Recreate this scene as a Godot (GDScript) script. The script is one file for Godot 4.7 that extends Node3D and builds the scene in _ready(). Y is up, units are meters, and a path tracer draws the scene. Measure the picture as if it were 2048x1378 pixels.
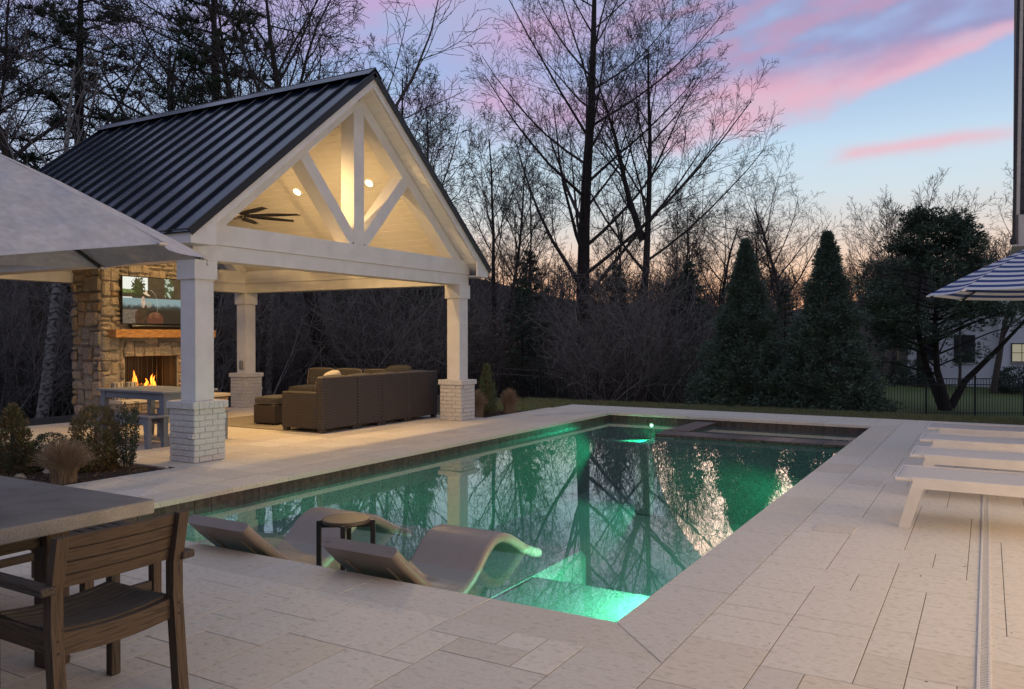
extends Node3D

# ---------------------------------------------------------------- mesh builder
class MB:
	var v := PackedVector3Array()
	var n := PackedVector3Array()
	var uv := PackedVector2Array()
	var idx := PackedInt32Array()
	var use_uv := false

	func poly(p: Array, out: Vector3) -> void:
		# a flat convex polygon that faces OUT
		var nn := Vector3.ZERO
		var k := p.size()
		for i in k:
			var a: Vector3 = p[i]
			var b: Vector3 = p[(i + 1) % k]
			nn += a.cross(b)
		if nn.length_squared() < 1e-16:
			return
		nn = nn.normalized()
		var q := p
		if nn.dot(out) < 0.0:
			q = p.duplicate()
			q.reverse()
			nn = -nn
		var b0 := v.size()
		for a in q:
			v.append(a)
			n.append(nn)
			if use_uv:
				uv.append(Vector2.ZERO)
		for i in range(1, k - 1):
			idx.append(b0)
			idx.append(b0 + i + 1)
			idx.append(b0 + i)

	func box(c: Vector3, s: Vector3, ch := 0.0, bs := Basis()) -> void:
		hexa(c, s, ch, bs, 0.0, null)

	func hexa(c: Vector3, s: Vector3, ch: float, bs: Basis, jit: float, rng) -> void:
		var h := s * 0.5
		var w := minf(ch, minf(h.x, minf(h.y, h.z)) * 0.9)
		var off := {}
		if jit > 0.0:
			for sx in [-1, 1]:
				for sy in [-1, 1]:
					for sz in [-1, 1]:
						off[Vector3i(sx, sy, sz)] = Vector3(rng.randf_range(-jit, jit), rng.randf_range(-jit, jit), rng.randf_range(-jit, jit))
		var P := func(sx: int, sy: int, sz: int, full: int) -> Vector3:
			var q := Vector3(sx * (h.x - (0.0 if full == 0 else w)), sy * (h.y - (0.0 if full == 1 else w)), sz * (h.z - (0.0 if full == 2 else w)))
			if off:
				q += off[Vector3i(sx, sy, sz)]
			return c + bs * q
		for a in 3:
			for s1 in [-1, 1]:
				var pts := []
				for q in [[-1, -1], [1, -1], [1, 1], [-1, 1]]:
					var g := [q[0], q[1]]
					g.insert(a, s1)
					pts.append(P.call(g[0], g[1], g[2], a))
				var o := Vector3.ZERO
				o[a] = s1
				poly(pts, bs * o)
		if w <= 0.0:
			return
		for k in 3:
			var i := (k + 1) % 3
			var j := (k + 2) % 3
			for si in [-1, 1]:
				for sj in [-1, 1]:
					var g := [0, 0, 0]
					g[i] = si
					g[j] = sj
					var pts := []
					for q in [[-1, i], [-1, j], [1, j], [1, i]]:
						g[k] = q[0]
						pts.append(P.call(g[0], g[1], g[2], q[1]))
					var o := Vector3.ZERO
					o[i] = si
					o[j] = sj
					poly(pts, bs * o)
		for sx in [-1, 1]:
			for sy in [-1, 1]:
				for sz in [-1, 1]:
					poly([P.call(sx, sy, sz, 0), P.call(sx, sy, sz, 1), P.call(sx, sy, sz, 2)], bs * Vector3(sx, sy, sz))

	func bar(a: Vector3, b: Vector3, w: float, d: float, up := Vector3.UP, ch := 0.0, extra := 0.0) -> void:
		# a beam from a to b; w across, d along up
		var z := (b - a).normalized()
		var x := up.cross(z)
		if x.length() < 1e-4:
			x = Vector3.RIGHT.cross(z)
		x = x.normalized()
		var y := z.cross(x)
		box((a + b) * 0.5, Vector3(w, d, (b - a).length() + extra), ch, Basis(x, y, z))

	func prism(p: Array, dirv: Vector3) -> void:
		# polygon p (3D points, may be concave if split before) swept by dirv
		var q := []
		var mid := Vector3.ZERO
		for a in p:
			q.append(a + dirv)
			mid += a
		mid = mid / p.size() + dirv * 0.5
		poly(p, -dirv)
		poly(q, dirv)
		for i in p.size():
			var j := (i + 1) % p.size()
			var nn: Vector3 = (p[j] - p[i]).cross(dirv)
			var o: Vector3 = (p[i] + p[j]) * 0.5 + dirv * 0.5 - mid
			poly([p[i], p[j], q[j], q[i]], nn if nn.dot(o) > 0 else -nn)

	func tube(p: PackedVector3Array, r: PackedFloat32Array, sides: int, cap := false) -> void:
		var k := p.size()
		var b0 := v.size()
		var d := (p[1] - p[0]).normalized()
		var x := d.cross(Vector3(0.31, 0.17, 0.93))
		if x.length_squared() < 1e-4:
			x = d.cross(Vector3.RIGHT)
		x = x.normalized()
		for i in k:
			if i > 0:
				d = (p[mini(i + 1, k - 1)] - p[i - 1]).normalized()
				x = (x - d * x.dot(d)).normalized()
			var y := d.cross(x)
			for s in sides:
				var a := TAU * s / sides
				var o := x * cos(a) + y * sin(a)
				v.append(p[i] + o * r[i])
				n.append(o)
				if use_uv:
					uv.append(Vector2(float(s) / sides, float(i)))
		for i in k - 1:
			for s in sides:
				var a := b0 + i * sides + s
				var b := b0 + i * sides + (s + 1) % sides
				var c := a + sides
				var e := b + sides
				idx.append_array(PackedInt32Array([a, e, b, a, c, e]))
		if cap:
			for end in [0, k - 1]:
				var pts := []
				for s in sides:
					pts.append(v[b0 + end * sides + s])
				poly(pts, (p[0] - p[1]) if end == 0 else (p[k - 1] - p[k - 2]))

	func lathe(c: Vector3, prof: Array, sides: int, bs := Basis()) -> void:
		# prof: [radius, height] from the bottom up; smooth round, creased between rows
		for i in prof.size() - 1:
			var r0: float = prof[i][0]
			var r1: float = prof[i + 1][0]
			var y0: float = prof[i][1]
			var y1: float = prof[i + 1][1]
			var sl := Vector2(y1 - y0, r0 - r1)
			if sl.length() < 1e-6:
				continue
			sl = sl.normalized()
			var b0 := v.size()
			for s in sides:
				var a := TAU * s / sides
				var o := Vector3(cos(a), 0, sin(a))
				var nn := bs * Vector3(o.x * sl.x, sl.y, o.z * sl.x)
				v.append(c + bs * (o * r0 + Vector3.UP * y0))
				v.append(c + bs * (o * r1 + Vector3.UP * y1))
				n.append(nn)
				n.append(nn)
				if use_uv:
					uv.append(Vector2.ZERO)
					uv.append(Vector2.ZERO)
			for s in sides:
				var a := b0 + s * 2
				var b := b0 + ((s + 1) % sides) * 2
				idx.append_array(PackedInt32Array([a, b + 1, a + 1, a, b, b + 1]))

	func ribbon(p: Array, th: float, side: Vector3, half: float) -> void:
		# a bent plank: path p (middle of its upper face) swept sideways, thickness th below, smooth along the path
		var k := p.size()
		var up := []
		for i in k:
			var t: Vector3 = (p[mini(i + 1, k - 1)] - p[maxi(i - 1, 0)]).normalized()
			var u := t.cross(side).normalized()
			if u.y < 0.0:
				u = -u
			up.append(u)
		for f in 2:
			var b0 := v.size()
			for i in k:
				for s in [-1, 1]:
					v.append(p[i] + side * half * s - (up[i] * th if f == 1 else Vector3.ZERO))
					n.append(up[i] * (1 if f == 0 else -1))
					if use_uv:
						uv.append(Vector2.ZERO)
			for i in k - 1:
				var a := b0 + i * 2
				quad_idx(a, a + 1, a + 3, a + 2)
		for s in [-1, 1]:
			for i in k - 1:
				poly([p[i] + side * half * s, p[i + 1] + side * half * s, p[i + 1] + side * half * s - up[i + 1] * th, p[i] + side * half * s - up[i] * th], side * s)
		for e in [0, k - 1]:
			var o: Vector3 = (p[0] - p[1]) if e == 0 else (p[k - 1] - p[k - 2])
			poly([p[e] - side * half, p[e] + side * half, p[e] + side * half - up[e] * th, p[e] - side * half - up[e] * th], o)

	func quad_idx(a: int, b: int, c: int, d: int) -> void:
		# winding follows the stored normal
		var g := (v[b] - v[a]).cross(v[c] - v[a])
		if g.dot(n[a]) > 0.0:
			idx.append_array(PackedInt32Array([a, c, b, a, d, c]))
		else:
			idx.append_array(PackedInt32Array([a, b, c, a, c, d]))

	func leaf(c: Vector3, along: Vector3, side: Vector3) -> void:
		# a kite-shaped blade
		var b0 := v.size()
		var nn := along.cross(side).normalized()
		v.append(c)
		v.append(c + along * 0.5 + side * 0.5)
		v.append(c + along)
		v.append(c + along * 0.5 - side * 0.5)
		for i in 4:
			n.append(nn)
		idx.append_array(PackedInt32Array([b0, b0 + 1, b0 + 2, b0, b0 + 2, b0 + 3]))

	func spike(c: Vector3, along: Vector3, side: Vector3) -> void:
		var b0 := v.size()
		var nn := along.cross(side).normalized()
		v.append(c - side * 0.5)
		v.append(c + side * 0.5)
		v.append(c + along)
		for i in 3:
			n.append(nn)
		idx.append_array(PackedInt32Array([b0, b0 + 1, b0 + 2]))

	func mesh() -> ArrayMesh:
		var a := []
		a.resize(Mesh.ARRAY_MAX)
		a[Mesh.ARRAY_VERTEX] = v
		a[Mesh.ARRAY_NORMAL] = n
		a[Mesh.ARRAY_INDEX] = idx
		if use_uv:
			a[Mesh.ARRAY_TEX_UV] = uv
		var m := ArrayMesh.new()
		m.add_surface_from_arrays(Mesh.PRIMITIVE_TRIANGLES, a)
		return m


var M := {}
var taken := {}
var texes := {}

# ---------------------------------------------------------------- nodes
func numbered(called: String) -> String:
	var k: int = taken.get(called, 0)
	taken[called] = k + 1
	return called if k == 0 else "%s_%03d" % [called, k]


func tag(o: Node, label: String, category: String, group := "", kind := "") -> void:
	if label:
		o.set_meta("label", label)
	if category:
		o.set_meta("category", category)
	if group:
		o.set_meta("group", group)
	if kind:
		o.set_meta("kind", kind)


func thing(called: String, label: String, category: String, at := Vector3.ZERO, group := "", turn := 0.0) -> Node3D:
	var o := Node3D.new()
	o.name = numbered(called)
	add_child(o)
	o.position = at
	o.rotation.y = turn
	tag(o, label, category, group)
	return o


func part(parent: Node, called: String, m: Mesh, mat: Material, xf := Transform3D()) -> MeshInstance3D:
	var o := MeshInstance3D.new()
	o.name = called
	o.mesh = m
	o.material_override = mat
	o.transform = xf
	parent.add_child(o, true)
	return o


func solo(called: String, label: String, category: String, m: Mesh, mat: Material, at := Vector3.ZERO, group := "", turn := 0.0) -> MeshInstance3D:
	var o := part(self, numbered(called), m, mat)
	o.position = at
	o.rotation.y = turn
	tag(o, label, category, group)
	return o


func structure(called: String, m: Mesh, mat: Material) -> MeshInstance3D:
	var o := part(self, numbered(called), m, mat)
	o.set_meta("kind", "structure")
	return o


func twin(o: Node3D, label: String, at: Vector3, turn: float, size := 1.0) -> Node3D:
	# a copy of a thing with its parts
	var base := String(o.name)
	if base.length() > 4 and base.substr(base.length() - 4, 1) == "_" and base.right(3).is_valid_int():
		base = base.left(base.length() - 4)
	var c: Node3D = o.duplicate()
	c.name = numbered(base)
	add_child(c)
	c.position = at
	c.rotation.y = turn
	c.scale = Vector3.ONE * size
	c.set_meta("label", label)
	return c


func box_mesh(c: Vector3, s: Vector3, ch := 0.0) -> ArrayMesh:
	var b := MB.new()
	b.box(c, s, ch)
	return b.mesh()


func bar_mesh(a: Vector3, b: Vector3, w: float, d: float, up := Vector3.UP, ch := 0.004) -> ArrayMesh:
	var m := MB.new()
	m.bar(a, b, w, d, up, ch)
	return m.mesh()


func tube_mesh(p: Array, r: Array, sides := 8, cap := true) -> ArrayMesh:
	var m := MB.new()
	m.tube(PackedVector3Array(p), PackedFloat32Array(r), sides, cap)
	return m.mesh()


func rand(seed_: int) -> RandomNumberGenerator:
	var r := RandomNumberGenerator.new()
	r.seed = seed_
	return r


# ---------------------------------------------------------------- materials (colours are linear base colours)
func lin(r: float, g: float, b: float) -> Color:
	return Color(r, g, b).linear_to_srgb()


func noise_tex(seed_: int, freq: float, stops: Array, octaves := 4, size := 256, ntype := FastNoiseLite.TYPE_SIMPLEX_SMOOTH) -> NoiseTexture2D:
	var key := str([seed_, freq, stops, octaves, size, ntype])
	if texes.has(key):
		return texes[key]
	var f := FastNoiseLite.new()
	f.seed = seed_
	f.frequency = freq
	f.noise_type = ntype
	f.fractal_octaves = octaves
	f.fractal_gain = 0.55
	var t := NoiseTexture2D.new()
	t.width = size
	t.height = size
	t.seamless = true
	t.noise = f
	t.normalize = true
	var g := Gradient.new()
	var offs := PackedFloat32Array()
	var cols := PackedColorArray()
	for s in stops:
		offs.append(s[0])
		cols.append(s[1])
	g.offsets = offs
	g.colors = cols
	t.color_ramp = g
	texes[key] = t
	return t


func paint(called: String, c: Color, rough := 0.7, metal := 0.0) -> StandardMaterial3D:
	var m := StandardMaterial3D.new()
	m.resource_name = called
	m.albedo_color = c
	m.roughness = rough
	m.metallic = metal
	M[called] = m
	return m


func grained(m: StandardMaterial3D, tex: Texture2D, scale: Vector3, world := true, bump: Texture2D = null, depth := 0.0) -> StandardMaterial3D:
	m.albedo_texture = tex
	m.uv1_triplanar = true
	m.uv1_world_triplanar = world
	m.uv1_scale = scale
	if bump:
		m.heightmap_enabled = true
		m.heightmap_texture = bump
		m.heightmap_scale = depth
	return m


func grey(a: float) -> Color:
	return Color(a, a, a)


func image_tex(w: int, h: int, f: Callable) -> ImageTexture:
	var im := Image.create(w, h, false, Image.FORMAT_RGB8)
	for y in h:
		for x in w:
			im.set_pixel(x, y, f.call(x, y))
	return ImageTexture.create_from_image(im)


# ================================================================ the scene
func _ready() -> void:
	make_camera()
	make_sky()
	make_materials()
	make_ground()
	make_pool()
	make_deck()
	make_pavilion()
	make_fireplace()
	make_pavilion_furniture()
	make_pool_furniture()
	make_dining_corner()
	make_white_umbrella()
	make_sun_loungers()
	make_striped_umbrella()
	make_houses()
	make_fences()
	make_bed_plants()
	make_evergreens()
	make_bare_trees()
	make_undergrowth()
	make_details()


func make_camera() -> void:
	var cam := Camera3D.new()
	cam.name = "camera"
	add_child(cam)
	cam.position = Vector3(0, 1.55, 0)
	cam.rotation_degrees = Vector3(-0.527, 30.24, 0)
	cam.fov = 45.77
	cam.near = 0.05
	cam.far = 600.0
	cam.current = true


func sky_at(az: float, el: float, nz: FastNoiseLite) -> Color:
	# dusk air: warm at the horizon, blue above; az in degrees east of -Z, el in degrees
	var stops := [[0.0, Color(0.95, 0.64, 0.46)], [3.0, Color(0.95, 0.73, 0.57)], [4.5, Color(0.94, 0.79, 0.68)], [6.3, Color(0.89, 0.82, 0.77)], [7.7, Color(0.84, 0.83, 0.82)], [9.5, Color(0.80, 0.85, 0.88)], [12.4, Color(0.75, 0.84, 0.91)], [15.0, Color(0.67, 0.77, 0.88)], [18.0, Color(0.61, 0.70, 0.86)], [24.0, Color(0.61, 0.69, 0.83)], [40.0, Color(0.64, 0.70, 0.80)], [90.0, Color(0.65, 0.70, 0.79)]]
	var c: Color = stops[0][1]
	for i in stops.size() - 1:
		if el >= stops[i][0] and el <= stops[i + 1][0]:
			c = stops[i][1].lerp(stops[i + 1][1], (el - stops[i][0]) / (stops[i + 1][0] - stops[i][0]))
	# the afterglow is centred near az -8; far from it the air is cooler
	var off := absf(wrapf(az + 8.0, -180.0, 180.0))
	c = c.lerp(Color(0.62, 0.64, 0.79), smoothstep(22.0, 75.0, off) * 0.72 * (1.0 - smoothstep(30.0, 60.0, el)))
	# clouds: long streaks that climb towards the right, pink below and violet grey above
	var w1 := nz.get_noise_2d(az * 1.1, el * 4.0 - az * 0.7)
	var w2 := nz.get_noise_2d(az * 3.1 + 90.0, el * 13.0 - az * 2.4)
	var w3 := nz.get_noise_2d(az * 7.0 + 40.0, el * 26.0 - az * 5.0)
	var wob := w1 * 0.9 + w2 * 0.55 + w3 * 0.25
	var pink := Color(0.87, 0.69, 0.76)
	var rose := Color(0.78, 0.60, 0.71)
	var violet := Color(0.58, 0.58, 0.74)
	var ends := smoothstep(-23.0, -16.0, az + wob * 1.5) * (1.0 - smoothstep(20.0, 60.0, az))
	var mid := 14.9 + 0.139 * (az + 17.0)
	var half := maxf(0.55, 2.15 - 0.082 * (az + 17.0))
	var t := (el + wob - mid) / half
	# violet bank above the streak, broken by rose patches
	var bank := smoothstep(0.1, 1.3, t) * (1.0 - smoothstep(27.0, 38.0, el + wob * 3.0)) * smoothstep(-27.0, -17.0, az + wob * 3.0) * (1.0 - smoothstep(30.0, 70.0, az))
	c = c.lerp(violet, bank * clampf(0.72 + w2 * 0.9, 0.1, 0.95))
	c = c.lerp(rose, bank * smoothstep(0.02, 0.5, w1 * 0.8 + w2 * 0.9) * 0.55)
	# the streak: crisp lower edge, soft upper edge
	c = c.lerp(pink.lerp(rose, smoothstep(0.0, 1.0, t)), ends * smoothstep(-1.15, -0.55, t) * (1.0 - smoothstep(0.35, 1.5, t)) * clampf(0.86 + w2 * 0.35, 0.0, 0.95))
	# the thin streak under it
	t = (el + wob * 0.28 - (11.65 + 0.05 * (az + 8.3))) / 0.40
	c = c.lerp(Color(0.91, 0.70, 0.74), smoothstep(-9.6, -7.6, az + w2) * (1.0 - smoothstep(-2.0, 4.5, az)) * exp(-t * t) * 0.8)
	# patches left of the tall tree
	for p in [[-28.6, 20.2, 5.5, 1.9], [-31.2, 16.3, 3.4, 1.1], [-37.0, 22.8, 5.0, 1.8], [-26.0, 15.0, 5.0, 1.6]]:
		var d := Vector2((az - p[0]) / p[2], (el + wob * 0.9 - p[1] + (az - p[0]) * -0.12) / p[3]).length()
		c = c.lerp(Color(0.82, 0.63, 0.77), exp(-d * d) * 0.72)
	# the same kind of cloud over the rest of the sky
	var rest := smoothstep(10.0, 16.0, el) * (1.0 - smoothstep(55.0, 80.0, el))
	if absf(wrapf(az + 12.0, -180.0, 180.0)) < 22.0:
		rest *= smoothstep(26.0, 34.0, el)
	var d2 := smoothstep(0.0, 0.5, nz.get_noise_2d((el - 0.12 * az) * 2.2 + 300.0, az * 0.55) + 0.3 * w2)
	c = c.lerp(Color(0.74, 0.62, 0.79), d2 * rest * 0.55)
	return c


func make_sky() -> void:
	var W := 1536
	var H := 768
	var nz := FastNoiseLite.new()
	nz.seed = 5
	nz.frequency = 0.055
	nz.fractal_octaves = 4
	var data := PackedFloat32Array()
	data.resize(W * H * 3)
	for y in H:
		var el := 90.0 - 180.0 * (y + 0.5) / H
		for x in W:
			var c: Color
			if el > 0.0:
				var az := wrapf(360.0 * (x + 0.5) / W, -180.0, 180.0)
				c = sky_at(az, el, nz).srgb_to_linear()
			else:
				c = Color(0.10, 0.085, 0.075)
			var k := (y * W + x) * 3
			data[k] = c.r
			data[k + 1] = c.g
			data[k + 2] = c.b
	var im := Image.create_from_data(W, H, false, Image.FORMAT_RGBF, data.to_byte_array())
	var pano := PanoramaSkyMaterial.new()
	pano.panorama = ImageTexture.create_from_image(im)
	var sky := Sky.new()
	sky.sky_material = pano
	var e := Environment.new()
	e.background_mode = Environment.BG_SKY
	e.sky = sky
	e.background_energy_multiplier = 1.1
	e.tonemap_mode = Environment.TONE_MAPPER_LINEAR
	e.tonemap_exposure = 1.0
	e.sdfgi_enabled = true
	e.ssao_enabled = true
	e.ssil_enabled = true
	var we := WorldEnvironment.new()
	we.name = "air"
	we.environment = e
	add_child(we)
	# the last glow of the sun, which is under the horizon at the right
	var sun := DirectionalLight3D.new()
	sun.name = "afterglow"
	sun.light_energy = 0.15
	sun.light_angular_distance = 25.0
	sun.light_color = Color(1.0, 0.80, 0.68)
	sun.shadow_enabled = true
	add_child(sun)
	sun.rotation_degrees = Vector3(-6.0, 180.0 + 8.0, 0)


func make_materials() -> void:
	var fine := noise_tex(3, 0.05, [[0.0, grey(0.90)], [0.5, grey(0.97)], [1.0, grey(1.0)]], 4)
	var bump := noise_tex(4, 0.06, [[0.0, grey(0)], [1.0, grey(1)]], 5)
	var cloudy := noise_tex(8, 0.012, [[0.0, grey(0.94)], [1.0, grey(1.0)]], 3)
	# travertine in five tones, streaked along the stone
	var trav := noise_tex(11, 0.02, [[0.0, Color(0.82, 0.79, 0.76)], [0.26, Color(0.92, 0.90, 0.87)], [0.5, Color(0.97, 0.955, 0.94)], [0.72, Color(0.94, 0.915, 0.89)], [1.0, Color(1, 0.99, 0.975)]], 6, 512)
	var pits := noise_tex(12, 0.09, [[0.0, grey(0.0)], [0.2, grey(0.55)], [0.32, grey(1)], [1.0, grey(1)]], 3, 512)
	var tones := [[0.62, 0.575, 0.49], [0.665, 0.63, 0.555], [0.575, 0.535, 0.46], [0.65, 0.595, 0.495], [0.595, 0.565, 0.505]]
	for i in 5:
		var t: Array = tones[i]
		var m := grained(paint("travertine_%d" % i, lin(t[0], t[1], t[2]), 0.62), trav, Vector3(0.9, 1.0, 2.2) if i % 2 == 0 else Vector3(1.1, 1.0, 1.9), true, pits, 0.015)
		m.uv1_offset = Vector3(0.37 * i, 0.11 * i, 0.23 * i)
		m.detail_enabled = true
		m.detail_blend_mode = BaseMaterial3D.BLEND_MODE_MUL
		m.detail_uv_layer = BaseMaterial3D.DETAIL_UV_2
		m.uv2_triplanar = true
		m.uv2_world_triplanar = true
		m.uv2_scale = Vector3.ONE * (0.36 + 0.05 * i)
		m.detail_albedo = noise_tex(15, 0.055, [[0.0, Color(0.60, 0.56, 0.52)], [0.07, Color(0.84, 0.81, 0.78)], [0.13, Color(0.955, 0.95, 0.94)], [0.45, Color(0.975, 0.97, 0.965)], [1.0, grey(1)]], 5, 1024)
	grained(paint("joint", lin(0.085, 0.07, 0.055), 0.95), fine, Vector3.ONE * 3.0)
	# pebble plaster, light and dark grains; teal base imitates light lost in the water
	var peb := noise_tex(21, 0.22, [[0.0, Color(0.34, 0.40, 0.39)], [0.30, Color(0.58, 0.63, 0.61)], [0.5, Color(0.80, 0.84, 0.81)], [0.75, Color(0.93, 0.95, 0.92)], [1.0, grey(1)]], 2, 512, FastNoiseLite.TYPE_VALUE)
	grained(paint("pebble", lin(0.135, 0.255, 0.225), 0.7), peb, Vector3.ONE * 0.95, true, peb, 0.03)
	var tile := noise_tex(22, 0.02, [[0.0, Color(0.55, 0.5, 0.46)], [0.5, Color(0.8, 0.76, 0.72)], [1.0, grey(1)]], 5)
	for i in 3:
		grained(paint("tile_%d" % i, lin(0.085 + 0.012 * i, 0.066 + 0.008 * i, 0.050 + 0.005 * i), 0.42), tile, Vector3.ONE * (1.7 + 0.3 * i))
	grained(paint("spa_stone", lin(0.10, 0.085, 0.078), 0.4), tile, Vector3.ONE * 2.0)
	var w := paint("water", Color(0.75, 0.9, 0.9, 0.04), 0.015)
	w.transparency = BaseMaterial3D.TRANSPARENCY_ALPHA
	w.uv1_triplanar = true
	w.uv1_world_triplanar = true
	w.uv1_scale = Vector3.ONE * 0.55
	w.heightmap_enabled = true
	w.heightmap_texture = noise_tex(31, 0.012, [[0.0, grey(0)], [1.0, grey(1)]], 2, 512)
	w.heightmap_scale = 0.008
	w.metallic_specular = 0.5
	# painted wood and metal
	grained(paint("white_paint", lin(0.63, 0.615, 0.59), 0.5), cloudy, Vector3.ONE * 0.8)
	grained(paint("board_white", lin(0.76, 0.73, 0.67), 0.45), cloudy, Vector3.ONE * 0.5)
	grained(paint("white_brick", lin(0.56, 0.54, 0.515), 0.75), fine, Vector3.ONE * 2.2, true, bump, 0.35)
	grained(paint("white_brick_b", lin(0.55, 0.53, 0.50), 0.8), fine, Vector3.ONE * 1.9, true, bump, 0.45)
	grained(paint("white_mortar", lin(0.50, 0.48, 0.46), 0.9), fine, Vector3.ONE * 3.0, true, bump, 0.2)
	var rm := grained(paint("roof_metal", lin(0.006, 0.012, 0.026), 0.17, 0.0), cloudy, Vector3.ONE * 0.6)
	rm.metallic_specular = 0.5
	rm.heightmap_enabled = true
	rm.heightmap_texture = noise_tex(33, 0.008, [[0.0, grey(0)], [1.0, grey(1)]], 2)
	rm.heightmap_scale = 0.10
	paint("seam_metal", lin(0.006, 0.007, 0.009), 0.5)
	paint("black_metal", lin(0.012, 0.012, 0.013), 0.45, 0.0)
	paint("fan_dark", lin(0.03, 0.024, 0.018), 0.4)
	paint("nickel", lin(0.45, 0.40, 0.34), 0.25, 1.0)
	paint("screen_black", lin(0.006, 0.006, 0.007), 0.25)
	# rubble stone of the fireplace
	var rock := noise_tex(41, 0.025, [[0.0, Color(0.62, 0.58, 0.54)], [0.4, Color(0.84, 0.81, 0.78)], [0.7, Color(0.94, 0.92, 0.89)], [1.0, grey(1)]], 5, 512)
	var rel := noise_tex(42, 0.03, [[0.0, grey(0)], [1.0, grey(1)]], 6, 512, FastNoiseLite.TYPE_PERLIN)
	var st := [[0.40, 0.34, 0.27], [0.33, 0.30, 0.26], [0.27, 0.23, 0.19], [0.46, 0.38, 0.28], [0.38, 0.28, 0.17], [0.24, 0.22, 0.20]]
	for i in 6:
		grained(paint("rubble_%d" % i, lin(st[i][0], st[i][1], st[i][2]), 0.88), rock, Vector3.ONE * (1.6 + 0.23 * i), true, rel, 1.4)
	grained(paint("mortar", lin(0.30, 0.26, 0.20), 0.95), fine, Vector3.ONE * 2.0, true, bump, 0.5)
	var grain := noise_tex(51, 0.02, [[0.0, Color(0.55, 0.47, 0.40)], [0.35, Color(0.8, 0.75, 0.68)], [0.65, Color(0.92, 0.9, 0.86)], [1.0, grey(1)]], 5, 512)
	grained(paint("cedar", lin(0.46, 0.24, 0.085), 0.6), grain, Vector3(3.0, 3.0, 0.5))
	paint("soot", lin(0.02, 0.017, 0.014), 0.95)
	grained(paint("charred_log", lin(0.05, 0.035, 0.025), 0.95), rock, Vector3.ONE * 4.0, true, rel, 1.5)
	var fl := paint("flame", lin(1.0, 0.35, 0.06), 1.0)
	fl.emission_enabled = true
	fl.emission = Color(1.0, 0.58, 0.20)
	fl.emission_energy_multiplier = 2.2
	paint("chain_screen", lin(0.10, 0.085, 0.065), 0.5, 0.6)
	# furniture
	var weave := image_tex(64, 64, func(x: int, y: int) -> Color:
		var bx := x / 16
		var by := y / 8
		var fx := (x % 16) / 16.0
		var fy := (y % 8) / 8.0
		if by % 2 == 1:
			fx = fmod(fx + 0.5, 1.0)
		var up := sin(fx * PI) * (0.35 + 0.65 * sin(fy * PI))
		return Color(up, up, up))
	var weave_shaded := image_tex(64, 64, func(x: int, y: int) -> Color:  # strand middles painted lighter, gaps darker, as light would shade the weave
		var by := y / 8
		var fx := (x % 16) / 16.0
		var fy := (y % 8) / 8.0
		if by % 2 == 1:
			fx = fmod(fx + 0.5, 1.0)
		var edge := (0.75 + 0.6 * sin(fx * PI) * sin(fy * PI)) * 0.8 if (fx > 0.14 and fx < 0.86 and fy > 0.16) else 0.22
		return Color(edge, edge * 0.97, edge * 0.93))
	var wk := grained(paint("wicker", lin(0.098, 0.076, 0.060), 0.42), weave_shaded, Vector3(5.0, 5.0, 5.0), true, weave, 0.9)
	wk.uv1_triplanar_sharpness = 8.0
	var cloth := noise_tex(61, 0.3, [[0.0, grey(0.8)], [1.0, grey(1)]], 2, 256, FastNoiseLite.TYPE_VALUE)
	grained(paint("cushion_grey", lin(0.075, 0.068, 0.058), 0.95), cloth, Vector3.ONE * 4.0, true, cloth, 0.1)
	grained(paint("piping_tan", lin(0.34, 0.27, 0.18), 0.9), cloth, Vector3.ONE * 4.0)
	grained(paint("cushion_cream", lin(0.50, 0.44, 0.35), 0.95), cloth, Vector3.ONE * 4.0, true, cloth, 0.1)
	grained(paint("rug", lin(0.26, 0.22, 0.16), 0.98), cloth, Vector3.ONE * 2.0, true, cloth, 0.4)
	grained(paint("slate_paint", lin(0.17, 0.19, 0.22), 0.55), cloudy, Vector3.ONE * 0.9)
	var teak := noise_tex(71, 0.018, [[0.0, Color(0.42, 0.36, 0.31)], [0.3, Color(0.68, 0.62, 0.56)], [0.55, Color(0.86, 0.82, 0.77)], [0.8, Color(0.80, 0.72, 0.62)], [0.93, Color(0.96, 0.86, 0.70)], [1.0, Color(1.0, 0.84, 0.62)]], 6, 512)
	var teakb := noise_tex(72, 0.02, [[0.0, grey(0)], [1.0, grey(1)]], 5, 512)
	for a in [["teak_x", Vector3(0.5, 6.0, 6.0)], ["teak_y", Vector3(6.0, 0.5, 6.0)], ["teak_z", Vector3(6.0, 6.0, 0.5)]]:
		grained(paint(a[0], lin(0.088, 0.066, 0.049), 0.75), teak, a[1], true, teakb, 0.35)
		grained(paint(a[0] + "_grey", lin(0.076, 0.068, 0.062), 0.8), teak, a[1], true, teakb, 0.45)
	var speck := noise_tex(75, 0.35, [[0.0, grey(0.72)], [0.5, grey(0.92)], [1.0, grey(1)]], 2, 512, FastNoiseLite.TYPE_VALUE)
	var ct := grained(paint("cast_stone", lin(0.30, 0.28, 0.25), 0.55), speck, Vector3.ONE * 1.6)
	ct.detail_enabled = true
	ct.detail_blend_mode = BaseMaterial3D.BLEND_MODE_MUL
	ct.detail_uv_layer = BaseMaterial3D.DETAIL_UV_2
	ct.uv2_triplanar = true
	ct.uv2_world_triplanar = true
	ct.uv2_scale = Vector3.ONE * 0.6
	ct.detail_albedo = noise_tex(76, 0.015, [[0.0, grey(0.78)], [0.6, grey(0.95)], [1.0, grey(1)]], 5)
	grained(paint("taupe_resin", lin(0.23, 0.185, 0.15), 0.38), cloudy, Vector3.ONE * 1.5)
	paint("table_brown", lin(0.06, 0.042, 0.026), 0.45)
	var canvas := grained(paint("canvas_white", lin(0.52, 0.50, 0.49), 0.9), cloth, Vector3.ONE * 3.0)
	canvas.heightmap_enabled = true
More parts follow.
